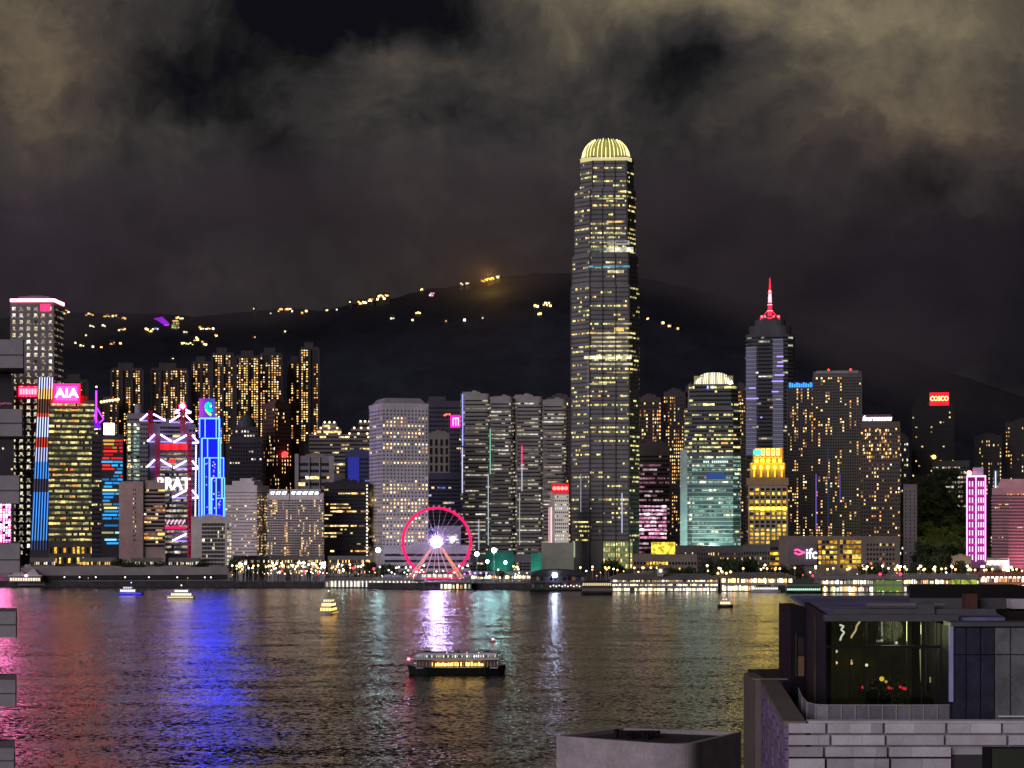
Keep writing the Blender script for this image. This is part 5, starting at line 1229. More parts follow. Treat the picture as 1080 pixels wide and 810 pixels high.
b = MB(); b.box(w_ * .16, w_ / 2, 2.0, 2.25, zd + .6, zr - 1, em((.35, .6, .12), .32)); b.build('green_screen', r)
for x in (w_ * .22, w_ * .47): b = MB(); b.ball((x, -1, zt + 1), 1.0, em((1, .03, .08), 4), 6); b.build('red_lamp', r)
r, w_, zd, zr, zt = pier('ferry_pier', 'ferry pier with two bright yellow rows and a lime green hall below the magenta tower', 953, 1033, 1405, 624.5, 610.5, 606, ['warm', 'warm'], [2.2, 2.0], depth=40, pitch=1.9, wall=(.30, .28, .27))
b = MB(); b.box(w_ * .13, w_ * .48, 1.9, 2.2, zd + .6, zr - .8, em((.55, .68, .08), .6, var=.4)); b.build('green_screen', r)
r, w_, zd, zr, zt = pier('ferry_pier', 'red roofed ferry pier hung with white lamps at the far right', 1034, 1110, 1410, 623.5, 608, 604, ['resid', 'resid'], [1.8, 1.0], depth=40, pitch=2.6, wall=(.42, .16, .12), roof=mat_pbr('pier_roof_red', (.30, .10, .08), .6))
for f in range(2):
    for i in range(16): b = MB(); x = -w_ / 2 + 2 + i * 3.1; b.prism([(x - .9, -1.8), (x + .9, -1.8), (x + .9, -1.2), (x - .9, -1.2)], zd + 2.6 + f * 6.6, zd + 4.2 + f * 6.6, em((1, .85, .75), 2.6)); b.build('hanging_lamp', r)
# tent-roofed pavilion
r = empty('pavilion', (X(28, 1530), 1530, 4), 0, 'white tent roofed pavilion with a pink lamp on the left shore', 'pavilion')
kk = 1530 / F
for dx in (-7.5, 7.5):
    b = MB(); b.prism([(dx * kk - 5.6, -6), (dx * kk + 5.6, -6), (dx * kk + 5.6, 6), (dx * kk - 5.6, 6)], 5.0, 9.8, mat_pbr('tent_canvas', (.62, .58, .60), .7), [(dx * kk - .3, -.3), (dx * kk + .3, -.3), (dx * kk + .3, .3), (dx * kk - .3, .3)]); b.build('tent_roof', r)
b = MB(); b.box(-12, 12, -5, 5, 0, 3.2, wall_mat((.3, .27, .28))); b.box(-12.8, 12.8, -6, 6, 4.2, 4.9, WHITE); b.build('wall', r)
for i in range(12): b = MB(); b.box(-11.4 + i * 1.95, -10 + i * 1.95, -5.2, -5.05, .8, 3.0, em((1, .85, .6) if i % 3 else (1, .97, .9), 1.2)); b.build('lit_bay', r)
b = MB(); b.ball((1.2, -6.6, 4.8), 1.0, em((1, .35, .75), 8), 8); b.build('pink_lamp', r)
b = MB(); b.box(-2.5, 2.5, 4, 8, 4.9, 13, wall_mat((.36, .33, .34))); b.build('lift_shaft', r)

# ================================================================ lamps along the shore
def lamp_proto(name, label, cat, h, r, c, s, arm=False):
    e_ = empty(name, (0, 0, 0), 0, label, cat); b = MB(); b.tube((0, 0, 0), (0, 0, h), .14, STEEL, 6, .09); b.tube((0, 0, 0), (0, 0, .6), .28, STEEL, 8); b.build('pole', e_)
    b = MB(); b.smooth = True; b.ball((0, -.3, h + r * .6), r, em(c, s), 8); b.build('lamp', e_)
    b = MB(); b.lathe([(r * .3, h - .1), (r * .5, h), (.1, h + .1)], STEEL, 8); b.build('lamp_collar', e_); return Proto(e_)
LMK = [(60, 'by the tent roofed pavilion'), (125, 'before the yellow banded tower'), (200, 'before the brown banded block'), (245, 'before the pale slab block'), (285, 'below the large pale hotel block'), (342, 'below the twin cream hotel blocks'), (392, 'below the black glass block'), (425, 'before the round windowed tower'),
       (500, 'around the giant wheel'), (545, 'by the green netted huts'), (605, 'behind the dark arched pier'), (680, 'at the foot of the tallest tower'), (730, 'below the yellow lit pavilion'), (790, 'below the teal lit tower'), (840, 'below the golden tower'), (910, 'before the amber mall front'), (965, 'before the brown hotel'), (1020, 'below the dark green slope'), (2000, 'by the pink banded block')]
def near(px): return [s for lim, s in LMK if px <= lim][0]
white_l = lamp_proto('street_lamp', '', 'street lamp', 7.0, .40, (1, .88, .70), 8.0)
violet_l = lamp_proto('street_lamp', '', 'street lamp', 5.0, .55, (.45, .12, 1), 5.0)
prom_l = lamp_proto('street_lamp', '', 'street lamp', 7.0, .95, (1, .93, .85), 6.0)
warm_l = lamp_proto('street_lamp', '', 'street lamp', 6.0, .38, (1, .52, .16), 6.0)
red_l = lamp_proto('signal_lamp', '', 'signal lamp', 5.0, .5, (1, .03, .06), 5.0)
big_l = lamp_proto('flood_lamp_mast', '', 'lamp mast', 12.0, .95, (.50, .95, 1), 50.0)
rg = random.Random(77)
def put(pr, px, py, word, D=None):
    D = D or shore_D(px) + rg.uniform(14, 60)
    z = Z(py, D); p = pr.place((X(px, D), D, 4.0))
    hh = {id(white_l): 7.4, id(violet_l): 5.5, id(prom_l): 7.6, id(warm_l): 6.3, id(red_l): 5.4, id(big_l): 12.7}[id(pr)]
    s = min(1.9, max(.45, (z - 4.0) / hh)); p.scale = (s, s, s)
    for c_ in (): pass
    lab = '%s %s' % (word, near(px)); p['label'] = lab; p['group'] = lab + ' group'
for px, py in ((68, 610.5), (84, 609), (101, 610), (132, 609.5), (157, 609), (187, 609.5), (216, 609), (222.5, 609)): put(prom_l, px, py, 'white lamp on the dark seawall promenade', shore_D(px) + 6)
for px, py in ((198, 610), (93, 610)): put(warm_l, px, py, 'amber lamp on the dark seawall promenade', shore_D(px) + 6)
for i in range(95):
    px = rg.uniform(244, 346); py = rg.choice((592, 594, 596, 599, 602, 605)) + rg.uniform(-1.5, 1.5); put(rg.choice((white_l, white_l, warm_l)), px, py, 'street lamp among the busy lights')
for i in range(14):
    px = rg.uniform(346, 400); py = rg.uniform(594, 606); put(rg.choice((white_l, warm_l)), px, py, 'street lamp on the shore road')
for i in range(6): put(red_l, rg.uniform(270, 395), rg.uniform(598, 607), 'small red lamp on the shore road')
for i in range(64): put(rg.choice((white_l, white_l, warm_l)), rg.uniform(398, 562), rg.uniform(596, 612), 'street lamp on the promenade')
for px in (490, 496, 501, 507, 513): put(violet_l, px, 604 + px % 3, 'violet lamp on the promenade')
for px, py in ((399, 573), (521, 579), (514, 592), (533, 593), (362, 601), (241, 607), (503, 584)): put(big_l, px, py, 'tall glaring flood lamp mast', shore_D(px) + 60)
put(red_l, 423.5, 610, 'glaring red lamp at the landing stage', 1512); put(red_l, 421.8, 611, 'glaring red lamp at the landing stage', 1511)
for i in range(34): put(rg.choice((white_l, warm_l, warm_l)), rg.uniform(606, 830), rg.uniform(593, 604), 'street lamp on the shore road')
for i in range(60): put(rg.choice((white_l, warm_l, warm_l)), rg.uniform(830, 1080), rg.uniform(578, 606), 'street lamp on the shore road')
for px, py in ((830, 606), (857, 607)): put(red_l, px, py, 'red pier end light', 1440)
for px, py in ((954, 592), (948, 596), (1060, 589)): put(white_l, px, py, 'white lamp on the shore road')

# ================================================================ trees
leafm = [mat_pbr('leaf_dark', (.030, .045, .022), .8, var=.5, scale=.5, spec=.2), mat_pbr('leaf_mid', (.05, .07, .03), .8, var=.5, scale=.5, spec=.2), mat_pbr('leaf_light', (.075, .095, .04), .8, var=.4, scale=.5, spec=.2)]
bark = mat_pbr('bark', (.06, .045, .035), .9)
def tree_proto(seed, h, wd, flat=1.0):
    rg = random.Random(seed); e_ = empty('tree', (0, 0, 0), 0, '', 'tree'); b = MB(); b.tube((0, 0, 0), (.1, 0, h * .45), .32, bark, 7, .2)
    cl = []
    for i in range(9):
        a = rg.uniform(0, 6.28); rr = wd * .36 * math.sqrt(rg.random()); zz = h * rg.uniform(.42, .86); cl.append((rr * math.cos(a), rr * math.sin(a), zz, wd * rg.uniform(.16, .27)))
        b.tube((.1, 0, h * rg.uniform(.28, .45)), cl[-1][:3], .12, bark, 5, .04)
    b.build('trunk', e_); b = MB()
    for (x, y, z, r) in cl:
        for i in range(70):
            d = Vector((rg.gauss(0, 1), rg.gauss(0, 1), rg.gauss(0, .75) * flat)).normalized() * r * rg.uniform(.55, 1.1); c_ = Vector((x, y, z)) + d
            u = Vector((rg.gauss(0, 1), rg.gauss(0, 1), rg.gauss(0, .6))).normalized(); v = u.orthogonal().normalized(); s = rg.uniform(.28, .62)
            b.face([c_ - u * s, c_ + v * s * .6, c_ + u * s, c_ - v * s * .6], leafm[min(2, int(rg.random() * 2.2 + (d.z > 0) * .7))])
    b.build('crown', e_); return Proto(e_)
TR = [tree_proto(1, 9, 8), tree_proto(2, 7, 8, .8), tree_proto(3, 11, 8, 1.2)]
rg = random.Random(31)
for (l, r_, ya, yb, n) in ((60, 240, 594, 601, 26), (120, 175, 588, 594, 6), (200, 245, 590, 600, 5), (246, 256, 582, 590, 3), (256, 346, 595, 604, 10), (346, 440, 590, 604, 10), (500, 530, 600, 606, 4), (640, 668, 588, 596, 9), (668, 760, 595, 604, 14), (745, 800, 587, 596, 16), (800, 850, 592, 600, 8), (900, 1080, 592, 604, 26), (970, 1020, 580, 594, 12)):
    for i in range(n):
        px = rg.uniform(l, r_); py = rg.uniform(ya, yb); D = shore_D(px) + rg.uniform(40, 110)
        if l in (60,): D = rg.uniform(1600, 1650)
        h = max(4.0, Z(py, D) - 4.0); k_ = rg.randrange(3); p = TR[k_].place((X(px, D), D, 4.0), rg.uniform(0, 6.28))
        s = h / (9, 7, 11)[k_]; p.scale = (min(1.5, max(s, .8)), min(1.5, max(s, .8)), s)
        lab = 'dark leafy tree %s' % near(px); p['label'] = lab; p['group'] = 'trees ' + near(px)
# wooded knoll lit green from below
kb = MB(); kb.smooth = True; D = 1990; n = 26; vv = []
rg = random.Random(6)
for j in range(11):
    for i in range(n + 1):
        px = 955 + 95 * i / n; y = D - 60 + j * 14; top = lerp_pts([(955, 560), (968, 515), (985, 498), (1005, 500), (1022, 520), (1050, 565)], px)
        z = 3 + (Z(top, D) - 3) * (j / 10) ** .8 + rg.uniform(-2, 2); vv.append((X(px, D), y, z))
kb.grid(vv, [(j * (n + 1) + i, j * (n + 1) + i + 1, (j + 1) * (n + 1) + i + 1, (j + 1) * (n + 1) + i) for j in range(10) for i in range(n)], mat_pbr('knoll_foliage', (.035, .045, .022), .95, var=.6, scale=.15, spec=.1))
tag(kb.build('knoll_terrain'), kind='structure')
for i in range(120):
    px = rg.uniform(958, 1042); j = rg.uniform(0, 10); y = 1990 - 60 + j * 14; top = lerp_pts([(955, 560), (968, 515), (985, 498), (1005, 500), (1022, 520), (1050, 565)], px)
    z = 3 + (Z(top, 1990) - 3) * (j / 10) ** .8; k_ = rg.randrange(3); p = TR[k_].place((X(px, y), y, z - 1.0), rg.uniform(0, 6.28)); s_ = rg.uniform(.9, 1.6); p.scale = (s_ * 1.2, s_ * 1.2, s_)
    p['label'] = 'tree of the dark wooded knoll below the red sign tower'; p['group'] = 'trees on the wooded knoll'
for i in range(16):
    px = 968 + i * 3.4; y = 1880; p = TR[i % 3].place((X(px, y), y + rg.uniform(-6, 6), 4), rg.uniform(0, 6.28)); s_ = rg.uniform(2.0, 2.7); p.scale = (s_, s_, s_)
    p['label'] = 'olive lit tree in the row at the foot of the wooded knoll'; p['group'] = 'lit trees at the foot of the knoll'
for px in (972, 984, 996, 1008, 1018):
    d_ = bpy.data.lights.new('garden_light', 'POINT'); d_.energy = 20000; d_.color = (1, .92, .28); d_.shadow_soft_size = 1
    o = bpy.data.objects.new('garden_light', d_); C.objects.link(o); o.location = (X(px, 1908), 1908, 24)
# ================================================================ boats
def hullgrid(B, L, wd, z0, z1, m, bow=.5, stern=.5, n=16, sheer=.6):
    """double curved hull outline in plan, pinched to the two ends"""
    st = []
    for i in range(n + 1):
        f = i / n; x = -L / 2 + L * f
        a = min(1, (f / max(.001, stern * .4)) ** .55) if stern else 1; c = min(1, ((1 - f) / max(.001, bow * .4)) ** .55) if bow else 1
        h = max(.04, a * c) * wd / 2; zz = z1 + sheer * (abs(f - .5) * 2) ** 3; st.append((x, h, zz))
    v = []
    for x, h, zz in st: v += [(x * .95, -h * .7, z0), (x, -h, zz), (x, h, zz), (x * .95, h * .7, z0)]
    f = []
    for i in range(n):
        q = i * 4; p = q + 4
        f += [(q, p, p + 1, q + 1), (q + 1, p + 1, p + 2, q + 2), (q + 2, p + 2, p + 3, q + 3), (q + 3, p + 3, p, q)]
    f += [(0, 1, 2, 3), (n * 4 + 3, n * 4 + 2, n * 4 + 1, n * 4)]
    B.grid(v, f, m)
# harbour ferry in mid water
D = CAMH * F / (711.5 - HY); k = D / F; L = 105 * k
fr_ = empty('ferry', (X(481.5, D), D + 4, 0), R(1.5), 'double ended dark hulled ferry with amber lit lower deck out on the water', 'ferry')
hm = mat_pbr('hull_black_green', (.012, .016, .014), .4); cream = mat_pbr('deck_grey_white', (.50, .47, .50), .5); canvas = mat_pbr('roof_grey', (.42, .40, .44), .6)
b = MB(); hullgrid(b, L, 8.5, -1.0, 2.2, hm, .5, .5, 20, .75); b.build('hull', fr_)
b = MB(); b.box(-L * .41, L * .41, -3.7, 3.7, 2.0, 2.3, cream)
for i in range(25):
    x = -L * .41 + L * .82 * i / 24
    for y in (-3.6, 3.6): b.box(x - .09, x + .09, y - .09, y + .09, 2.3, 4.4, cream)
b.box(-L * .40, L * .40, -.6, .6, 2.3, 4.4, mat_pbr('cabin_brown', (.16, .10, .06), .6)); b.build('lower_deck', fr_)
b = MB(); hullgrid(b, L * .98, 8.3, 4.4, 4.75, canvas, .35, .35, 20, .25); b.build('upper_deck_floor', fr_)
b = MB()
for i in range(41):
    x = -L * .42 + L * .84 * i / 40
    for y in (-3.75, 3.75): b.box(x - .06, x + .06, y - .06, y + .06, 4.75, 6.6, cream)
b.box(-L * .43, L * .43, -3.85, -3.78, 4.8, 5.5, cream); b.box(-L * .43, L * .43, 3.78, 3.85, 4.8, 5.5, cream)
b.box(-L * .30, L * .30, -.5, .5, 4.75, 6.5, wall_mat((.25, .24, .25))); b.build('upper_deck', fr_)
b = MB(); hullgrid(b, L * .94, 8.6, 6.6, 6.95, canvas, .25, .25, 20, .15); b.box(-L * .40, L * .40, -4.34, -4.26, 6.35, 7.0, mat_pbr('fascia_white', (.72, .68, .74), .5)); b.box(-L * .40, L * .40, 4.26, 4.34, 6.35, 7.0, mat_pbr('fascia_white', (.72, .68, .74), .5)); b.build('roof', fr_)
rg = random.Random(15)
for i in range(30):
    x = -L * .27 + L * .54 * i / 30
    if rg.random() < .86 and not (.045 < x / L < .075): b = MB(); b.box(x, x + .42, -3.2, -3.1, 2.75, 3.5 + rg.uniform(0, .6), em((1, .58, .12), rg.choice((2.0, 4.0, 8.0)))); b.build('lower_deck_lamp', fr_)
for i in range(34):
    x = -L * .40 + L * .78 * i / 33
    if rg.random() < .85: b = MB(); b.box(x, x + rg.choice((.22, .4)), -3.3, -3.2, 5.6, 6.35, em(rg.choice(((.8, 1, .72), (1, .95, .8), (1, .85, .6))), rg.choice((.5, 1.0, 2.0)) * (1.6 if -4.6 < x < .9 or 2.6 < x < 7 else .8))); b.build('upper_deck_lamp', fr_)
for (sx, lab) in ((-1, 'a'), (1, 'b')):
    b = MB(); x = sx * L * .30; b.box(x - 1.1, x + 1.1, -1.3, 1.3, 6.95, 7.75, canvas); b.box(x - 1.3, x + 1.3, -1.5, 1.5, 7.75, 7.9, canvas); o = b.build('wheelhouse', fr_)
    b = MB(); b.box(x - 1.0, x + 1.0, -1.36, -1.31, 7.2, 7.6, GLASS); b.build('window', o)
    b = MB(); b.tube((sx * L * .38, 0, 6.9), (sx * L * .38, 0, 8.6), .06, STEEL, 6); b.build('mast', fr_)
b = MB(); b.lathe([(.9, 6.9), (.8, 7.9), (.6, 7.9), (.1, 7.8)], mat_pbr('funnel_dark', (.12, .12, .12), .5), 14); b.build('funnel', fr_)
b = MB(); b.ball((-L * .485, -1.0, 4.9), .42, em((1, .06, .12), 14), 8); b.build('red_bow_light', fr_)
for dx in (-.10, .1, .22): b = MB(); b.ball((L * dx, -3.0, 7.05), .16, em((1, .8, .9), 3), 6); b.build('roof_lamp', fr_)

def small_boat(name, label, px0, px1, py, hull_c, tiers, lampc, rz=0.0, under=None, mast=0, beam=5.0, bowdir=1, roofline=None, cab=(.55, .52, .50)):
    cabm = mat_pbr('boat_cabin_%d' % int(cab[0] * 100), cab, .5)
    D = CAMH * F / (py - HY); k = D / F; L = (px1 - px0) * k
    if abs(rz) > 40: L2 = 16.0
    else: L2 = L
    r = empty(name, (X((px0 + px1) / 2, D), D + 3, 0), R(rz), label, 'boat')
    b = MB(); hullgrid(b, L2, beam, -.6, 1.5, hull_c, .8 if bowdir > 0 else .1, .1 if bowdir > 0 else .8, 14, .5); b.build('hull', r)
    z = 1.5
    for j, (f0, f1, h, c, s) in enumerate(tiers):
        x0, x1 = L2 * f0, L2 * f1; yb = beam / 2 * (.8 - .1 * j)
        b = MB(); b.box(x0, x1, -yb, yb, z, z + h, cabm); b.box(x0 - .4, x1 + .4, -yb - .3, yb + .3, z + h, z + h + .22, cabm); o = b.build('cabin', r)
        n = max(2, int((x1 - x0) / 1.3))
        for i in range(n):
            a = x0 + (x1 - x0) * (i + .15) / n; e_ = x0 + (x1 - x0) * (i + .85) / n
            b = MB(); b.box(a, e_, -yb - .09, -yb - .02, z + h * .3, z + h * .85, em(c, s)); b.build('window', o)
        if abs(rz) > 40:
            for i in range(4):
                a = -yb + 2 * yb * (i + .12) / 4; e_ = -yb + 2 * yb * (i + .88) / 4
                for xx in (x0 - .5,): b = MB(); b.box(xx, xx + .07, a, e_, z + h * .25, z + h * .9, em(c, s)); b.build('window', o)
        z += h + .22
    if under: b = MB(); b.box(-L2 * .46, L2 * .42, -beam / 2 - .12, -beam / 2 + .0, .55, 1.3, em(*under)); b.build('hull_light', r)
    b = MB(); b.tube((0, 0, z), (0, 0, z + 2.6 + mast), .09, STEEL, 6); b.build('mast', r)
    b = MB(); b.ball((0, 0, z + 2.7 + mast), .3, em(lampc, 6), 6); b.build('mast_lamp', r)
    return r
wh = mat_pbr('boat_hull_white', (.5, .46, .42), .4); dkh = mat_pbr('boat_hull_dark', (.03, .03, .035), .4); blh = mat_pbr('boat_hull_blue', (.06, .05, .3), .4)
small_boat('pleasure_boat', 'violet blue lit pleasure boat near the left seawall', 124, 151, 627.5, blh, [(-.42, .18, 2.4, (.50, .45, 1), 3.2), (-.30, .05, 1.3, (.7, .6, 1), 1.6)], (.5, .5, 1), under=((.05, .04, 1), 2.2))
small_boat('tour_boat', 'cream hulled two deck tour boat lit yellow on the left', 175, 206, 631.5, wh, [(-.34, .36, 2.2, (1, .80, .45), 2.2), (-.22, .24, 1.8, (1, .9, .65), 2.4)], (1, .9, .7), under=((1, .72, .30), 1.2))
small_boat('tour_boat', 'orange lit tiered boat seen end on in front of the landing stage', 338, 354, 648, wh, [(-.40, .40, 2.3, (1, .52, .16), 2.6), (-.30, .32, 2.2, (1, .62, .22), 2.8), (-.15, .2, 1.7, (1, .7, .35), 1.4)], (1, .55, .35), rz=82, beam=7.6, mast=1.5, under=((1, .45, .1), .8))
small_boat('fishing_boat', 'little dark boat with amber deck lamps left of the green yellow water glow', 757, 774, 641, dkh, [(-.34, .30, 2.2, (1, .60, .26), 2.8), (-.22, .12, 1.6, (1, .75, .5), 1.2)], (1, .4, .35), beam=4.2)
small_boat('docked_ferry', 'dark docked ferry with a warm window row beside the arched pier', 613, 646, 627, dkh, [(-.48, .48, 3.4, (.7, .5, .5), .12), (-.46, .46, 3.2, (1, .80, .42), .9), (-.40, .40, .8, (.1, .1, .1), .02)], (1, .3, .3), beam=9, mast=.5, cab=(.045, .042, .045))
small_boat('docked_ferry', 'dark docked ferry with a green white waterline glow between two lit piers', 829, 866, 626, dkh, [(-.48, .48, 2.4, (.6, 1, .8), 1.2), (-.45, .45, 3.0, (.5, .7, .5), .10), (-.30, .30, 2.6, (.4, .5, .4), .06)], (1, .06, .1), beam=9, cab=(.06, .07, .065))
small_boat('docked_ferry', 'white docked launch against the cream gallery pier', 792, 824, 624.8, wh, [(-.4, .4, 2.2, (.9, .95, 1), 1.3)], (1, .9, .8), beam=5)
# red lit marker buoy and a dark buoy
def buoy(px, py, label, c, s):
    D = CAMH * F / (py - HY); r = empty('marker_buoy', (X(px, D), D, 0), 0, label, 'buoy')
    b = MB(); b.lathe([(.1, -.4), (1.0, -.2), (1.1, .3), (.4, .5), (.15, .9)], mat_pbr('buoy_paint', (.12, .03, .03), .5), 12); b.build('float', r)
    if s: b = MB(); b.ball((0, 0, 1.2), .36, em(c, s), 8); b.build('lamp', r)
buoy(520, 677, 'small buoy with a pinkish red lamp above the ferry', (1, .25, .3), 6)
buoy(227, 623.5, 'small dark unlit buoy in the blue reflection', (0, 0, 0), 0)

# ================================================================ near buildings
stone = mat_pbr('grey_stone_block', (.58, .54, .59), .75, var=.2, scale=.6, bump=.15)
stone_l = mat_pbr('grey_stone_block_light', (.70, .66, .71), .75, var=.18, scale=.6, bump=.15)
stone_d = mat_pbr('grey_stone_block_dark', (.46, .425, .47), .75, var=.2, scale=.6, bump=.15)
joint = mat_pbr('dark_joint', (.05, .045, .05), .9); coping = mat_pbr('brown_coping', (.20, .165, .15), .7)
clad = mat_pbr('black_metal_cladding', (.013, .012, .013), .6, spec=.12); roofp = mat_pbr('roof_membrane', (.20, .18, .36), .6, var=.5, scale=.12)
mullion = mat_pbr('mullion_grey', (.09, .09, .10), .5)
def glass_mat(name, tint, alpha_rough=.03):
    if name in MATS: return MATS[name]
    m = bpy.data.materials.new(name); m.use_nodes = True; t = NT(m.node_tree); m.node_tree.nodes.clear()
    gl = t.n('ShaderNodeBsdfGlossy'); gl.inputs['Roughness'].default_value = alpha_rough; gl.inputs['Color'].default_value = (.9, .92, .9, 1)
    tr = t.n('ShaderNodeBsdfTransparent'); tr.inputs['Color'].default_value = (*tint, 1)
    fr2 = t.n('ShaderNodeFresnel'); fr2.inputs['IOR'].default_value = 1.6
    mx = t.n('ShaderNodeMixShader'); t.put(mx.inputs[0], t.m('MULTIPLY_ADD', fr2.outputs[0], .9, .04)); t.put(mx.inputs[1], tr.outputs[0]); t.put(mx.inputs[2], gl.outputs[0])
    o = t.n('ShaderNodeOutputMaterial'); t.put(o.inputs[0], mx.outputs[0]); MATS[name] = m; return m
tint = glass_mat('tinted_glass', (.52, .56, .52))
# --- stone hotel with the glass roof lounge
root = empty('stone_building', (0, 0, 4), 0, 'grey stone block building with a glass roof lounge in the lower right corner', 'building')
G = 4.0
def pt(px, py, D): return Vector((X(px, D), D, Z(py, D) - G))
DF = 120.0
A = Vector((X(832, DF), DF)); Bf = Vector((X(1200, DF), DF)); Lb = Vector((X(806, 152), 152.0)); Rb = Vector((X(1200, DF) + 8, 190.0)); zt = Z(763, DF) - G
poly = [tuple(A), tuple(Bf), tuple(Rb), (Lb.x + 3, 190.0), tuple(Lb)]
zroof = Z(763, DF) - G - 1.9
b = MB(); b.prism([(x + (.25 if i in (0, 4, 3) else 0), y + .25) for i, (x, y) in enumerate(poly)], -4, zroof, joint); wall_o = b.build('wall', root)
# stone courses of the front, as real blocks with joints between them
rg = random.Random(44); ch = 12.45 * DF / F
def courses(P0, P1, z_top, n, name, parent, depth=.28, bl=(3.3, 3.9), holes=None, thin=.13):
    e = (P1 - P0); Lw = e.length; e = e.normalized(); nrm = Vector((e.y, -e.x))
    bb = MB()
    for r in range(n):
        z1 = z_top - r * ch; z0 = z1 - ch + thin; x = -rg.uniform(0, 2.6) if r else -1.2
        while x < Lw:
            w_ = rg.uniform(*bl); xa, xb = max(0, x), min(Lw, x + w_ - thin * 1.2)
            if xb - xa > .15 and not (holes and any(xa < h[1] and xb > h[0] and z0 < h[3] and z1 > h[2] for h in holes)):
                parts = [xa]; q = xa + rg.uniform(1.3, 2.0)
                while q < xb - .6: parts.append(q); q += rg.uniform(1.2, 1.9)
                parts.append(xb)
                for a_, c_ in zip(parts, parts[1:]):
                    m = rg.choice((stone, stone, stone_l, stone_d)); dd = depth + rg.uniform(-.015, .015)
                    p0 = P0 + e * a_; p1 = P0 + e * (c_ - .012); v = []
                    for z in (z0, z1):
                        for p in (p0, p1, p1 + nrm * dd, p0 + nrm * dd): v.append((p.x, p.y, z))
                    bb.grid(v, [(3, 2, 6, 7), (4, 7, 6, 5), (0, 1, 2, 3), (0, 3, 7, 4), (2, 1, 5, 6)], m)
            x += w_
    return bb.build(name, parent)
hx0 = X(1036, DF) - A.x; hole = [(hx0, 60, Z(812, DF) - G - 6, Z(787.5, DF) - G)]
courses(A + Vector((0, .25)), Bf + Vector((0, .25)), zt, 14, 'stone_front', root, holes=hole)
b = MB(); x0 = X(1037, DF); b.box(x0, x0 + 20, DF + .26, DF + .5, Z(787.5, DF) - G - 8, Z(788, DF) - G, mat_pbr('dark_recess', (.012, .014, .010), .5))
b.box(x0 + .55, x0 + 20, DF + .1, DF + .2, Z(787.5, DF) - G - 8, Z(790, DF) - G, mat_pbr('olive_blind', (.035, .04, .025), .6)); b.box(x0 - .02, x0 + .5, DF + .05, DF + .22, Z(787.5, DF) - G - 8, Z(788, DF) - G, clad); b.build('window', root)
# left return wall: violet tinted rough stone with a brown coping
e = (A - Lb).normalized(); nl = Vector((e.y, -e.x))
vio = mat_pbr('violet_grey_rubble', (.22, .16, .27), .85, var=.45, scale=1.1, bump=.6)
b = MB(); Lw = (A - Lb).length; s0 = 0
rg = random.Random(9); z = zt - .25
r = 0
while z > zt - 16:
    x = -rg.uniform(0, 1)
    while x < Lw:
        w_ = rg.uniform(1.2, 2.4); xa, xb = max(.0, x), min(Lw - .05, x + w_ - .05)
        if xb > xa + .1:
            p0 = Lb + e * xa; p1 = Lb + e * xb; dd = .22 + rg.uniform(0, .09); v = []
            for zz in (z - .62, z):
                for p in (p0, p1, p1 + nl * dd, p0 + nl * dd): v.append((p.x, p.y, zz))
            b.grid(v, [(3, 2, 6, 7), (4, 7, 6, 5), (0, 1, 2, 3), (0, 3, 7, 4), (2, 1, 5, 6)], vio)
        x += w_
    z -= .68; r += 1
b.build('rubble_side_wall', root)
def wall_strip(P0, P1, zz0, zz1, th, m, name, inward=True):
    e_ = (P1 - P0).normalized(); n_ = Vector((e_.y, -e_.x)) * (-th if inward else th); b = MB(); v = []
    for z in (zz0, zz1):
        for p in (P0, P1, P1 + n_, P0 + n_): v.append((p.x, p.y, z))
    f = [(0, 1, 5, 4), (1, 2, 6, 5), (2, 3, 7, 6), (3, 0, 4, 7), (4, 5, 6, 7), (3, 2, 1, 0)]
    b.grid(v, f, m); return b.build(name, root)
wall_strip(Lb + nl * .3, A + nl * .3 + Vector((0, .2)), zt - .22, zt + .12, 1.35, coping, 'coping')
wall_strip(Lb + nl * .0, A - e * .3, zroof, zt - .22, 1.0, coping, 'parapet')
wall_strip(A + Vector((1.2, -.02)), Bf, zt + .012, zt + .16, .9, stone, 'coping')
wall_strip(A + Vector((1.4, .3)), Bf + Vector((0, .3)), zroof, zt, .55, stone_d, 'parapet')
# far-left pier of the wall, brown edge
b = MB(); p = Lb; q = Vector((X(795.5, 153), 153.0)); b.box(q.x, p.x + .3, 152.3, 160, -4, Z(717, 153) - G, coping); b.box(q.x - .1, X(846, 153), 152.9, 153.8, Z(717, 153) - G, Z(716, 153) - G, mat_pbr('warm_coping', (.42, .32, .22), .6)); b.build('corner_pier', root)
# terrace floor
b = MB(); b.prism([(x, y) for x, y in [(A.x + 1.2, DF + .9), (Bf.x, DF + .9), (Rb.x - 1, 189), (Lb.x + 4, 189), (Lb.x + 1.2, 152)]], zroof + .004, zroof + .05, mat_pbr('terrace_paving', (.03, .028, .03), .8)); b.build('terrace_floor', root)
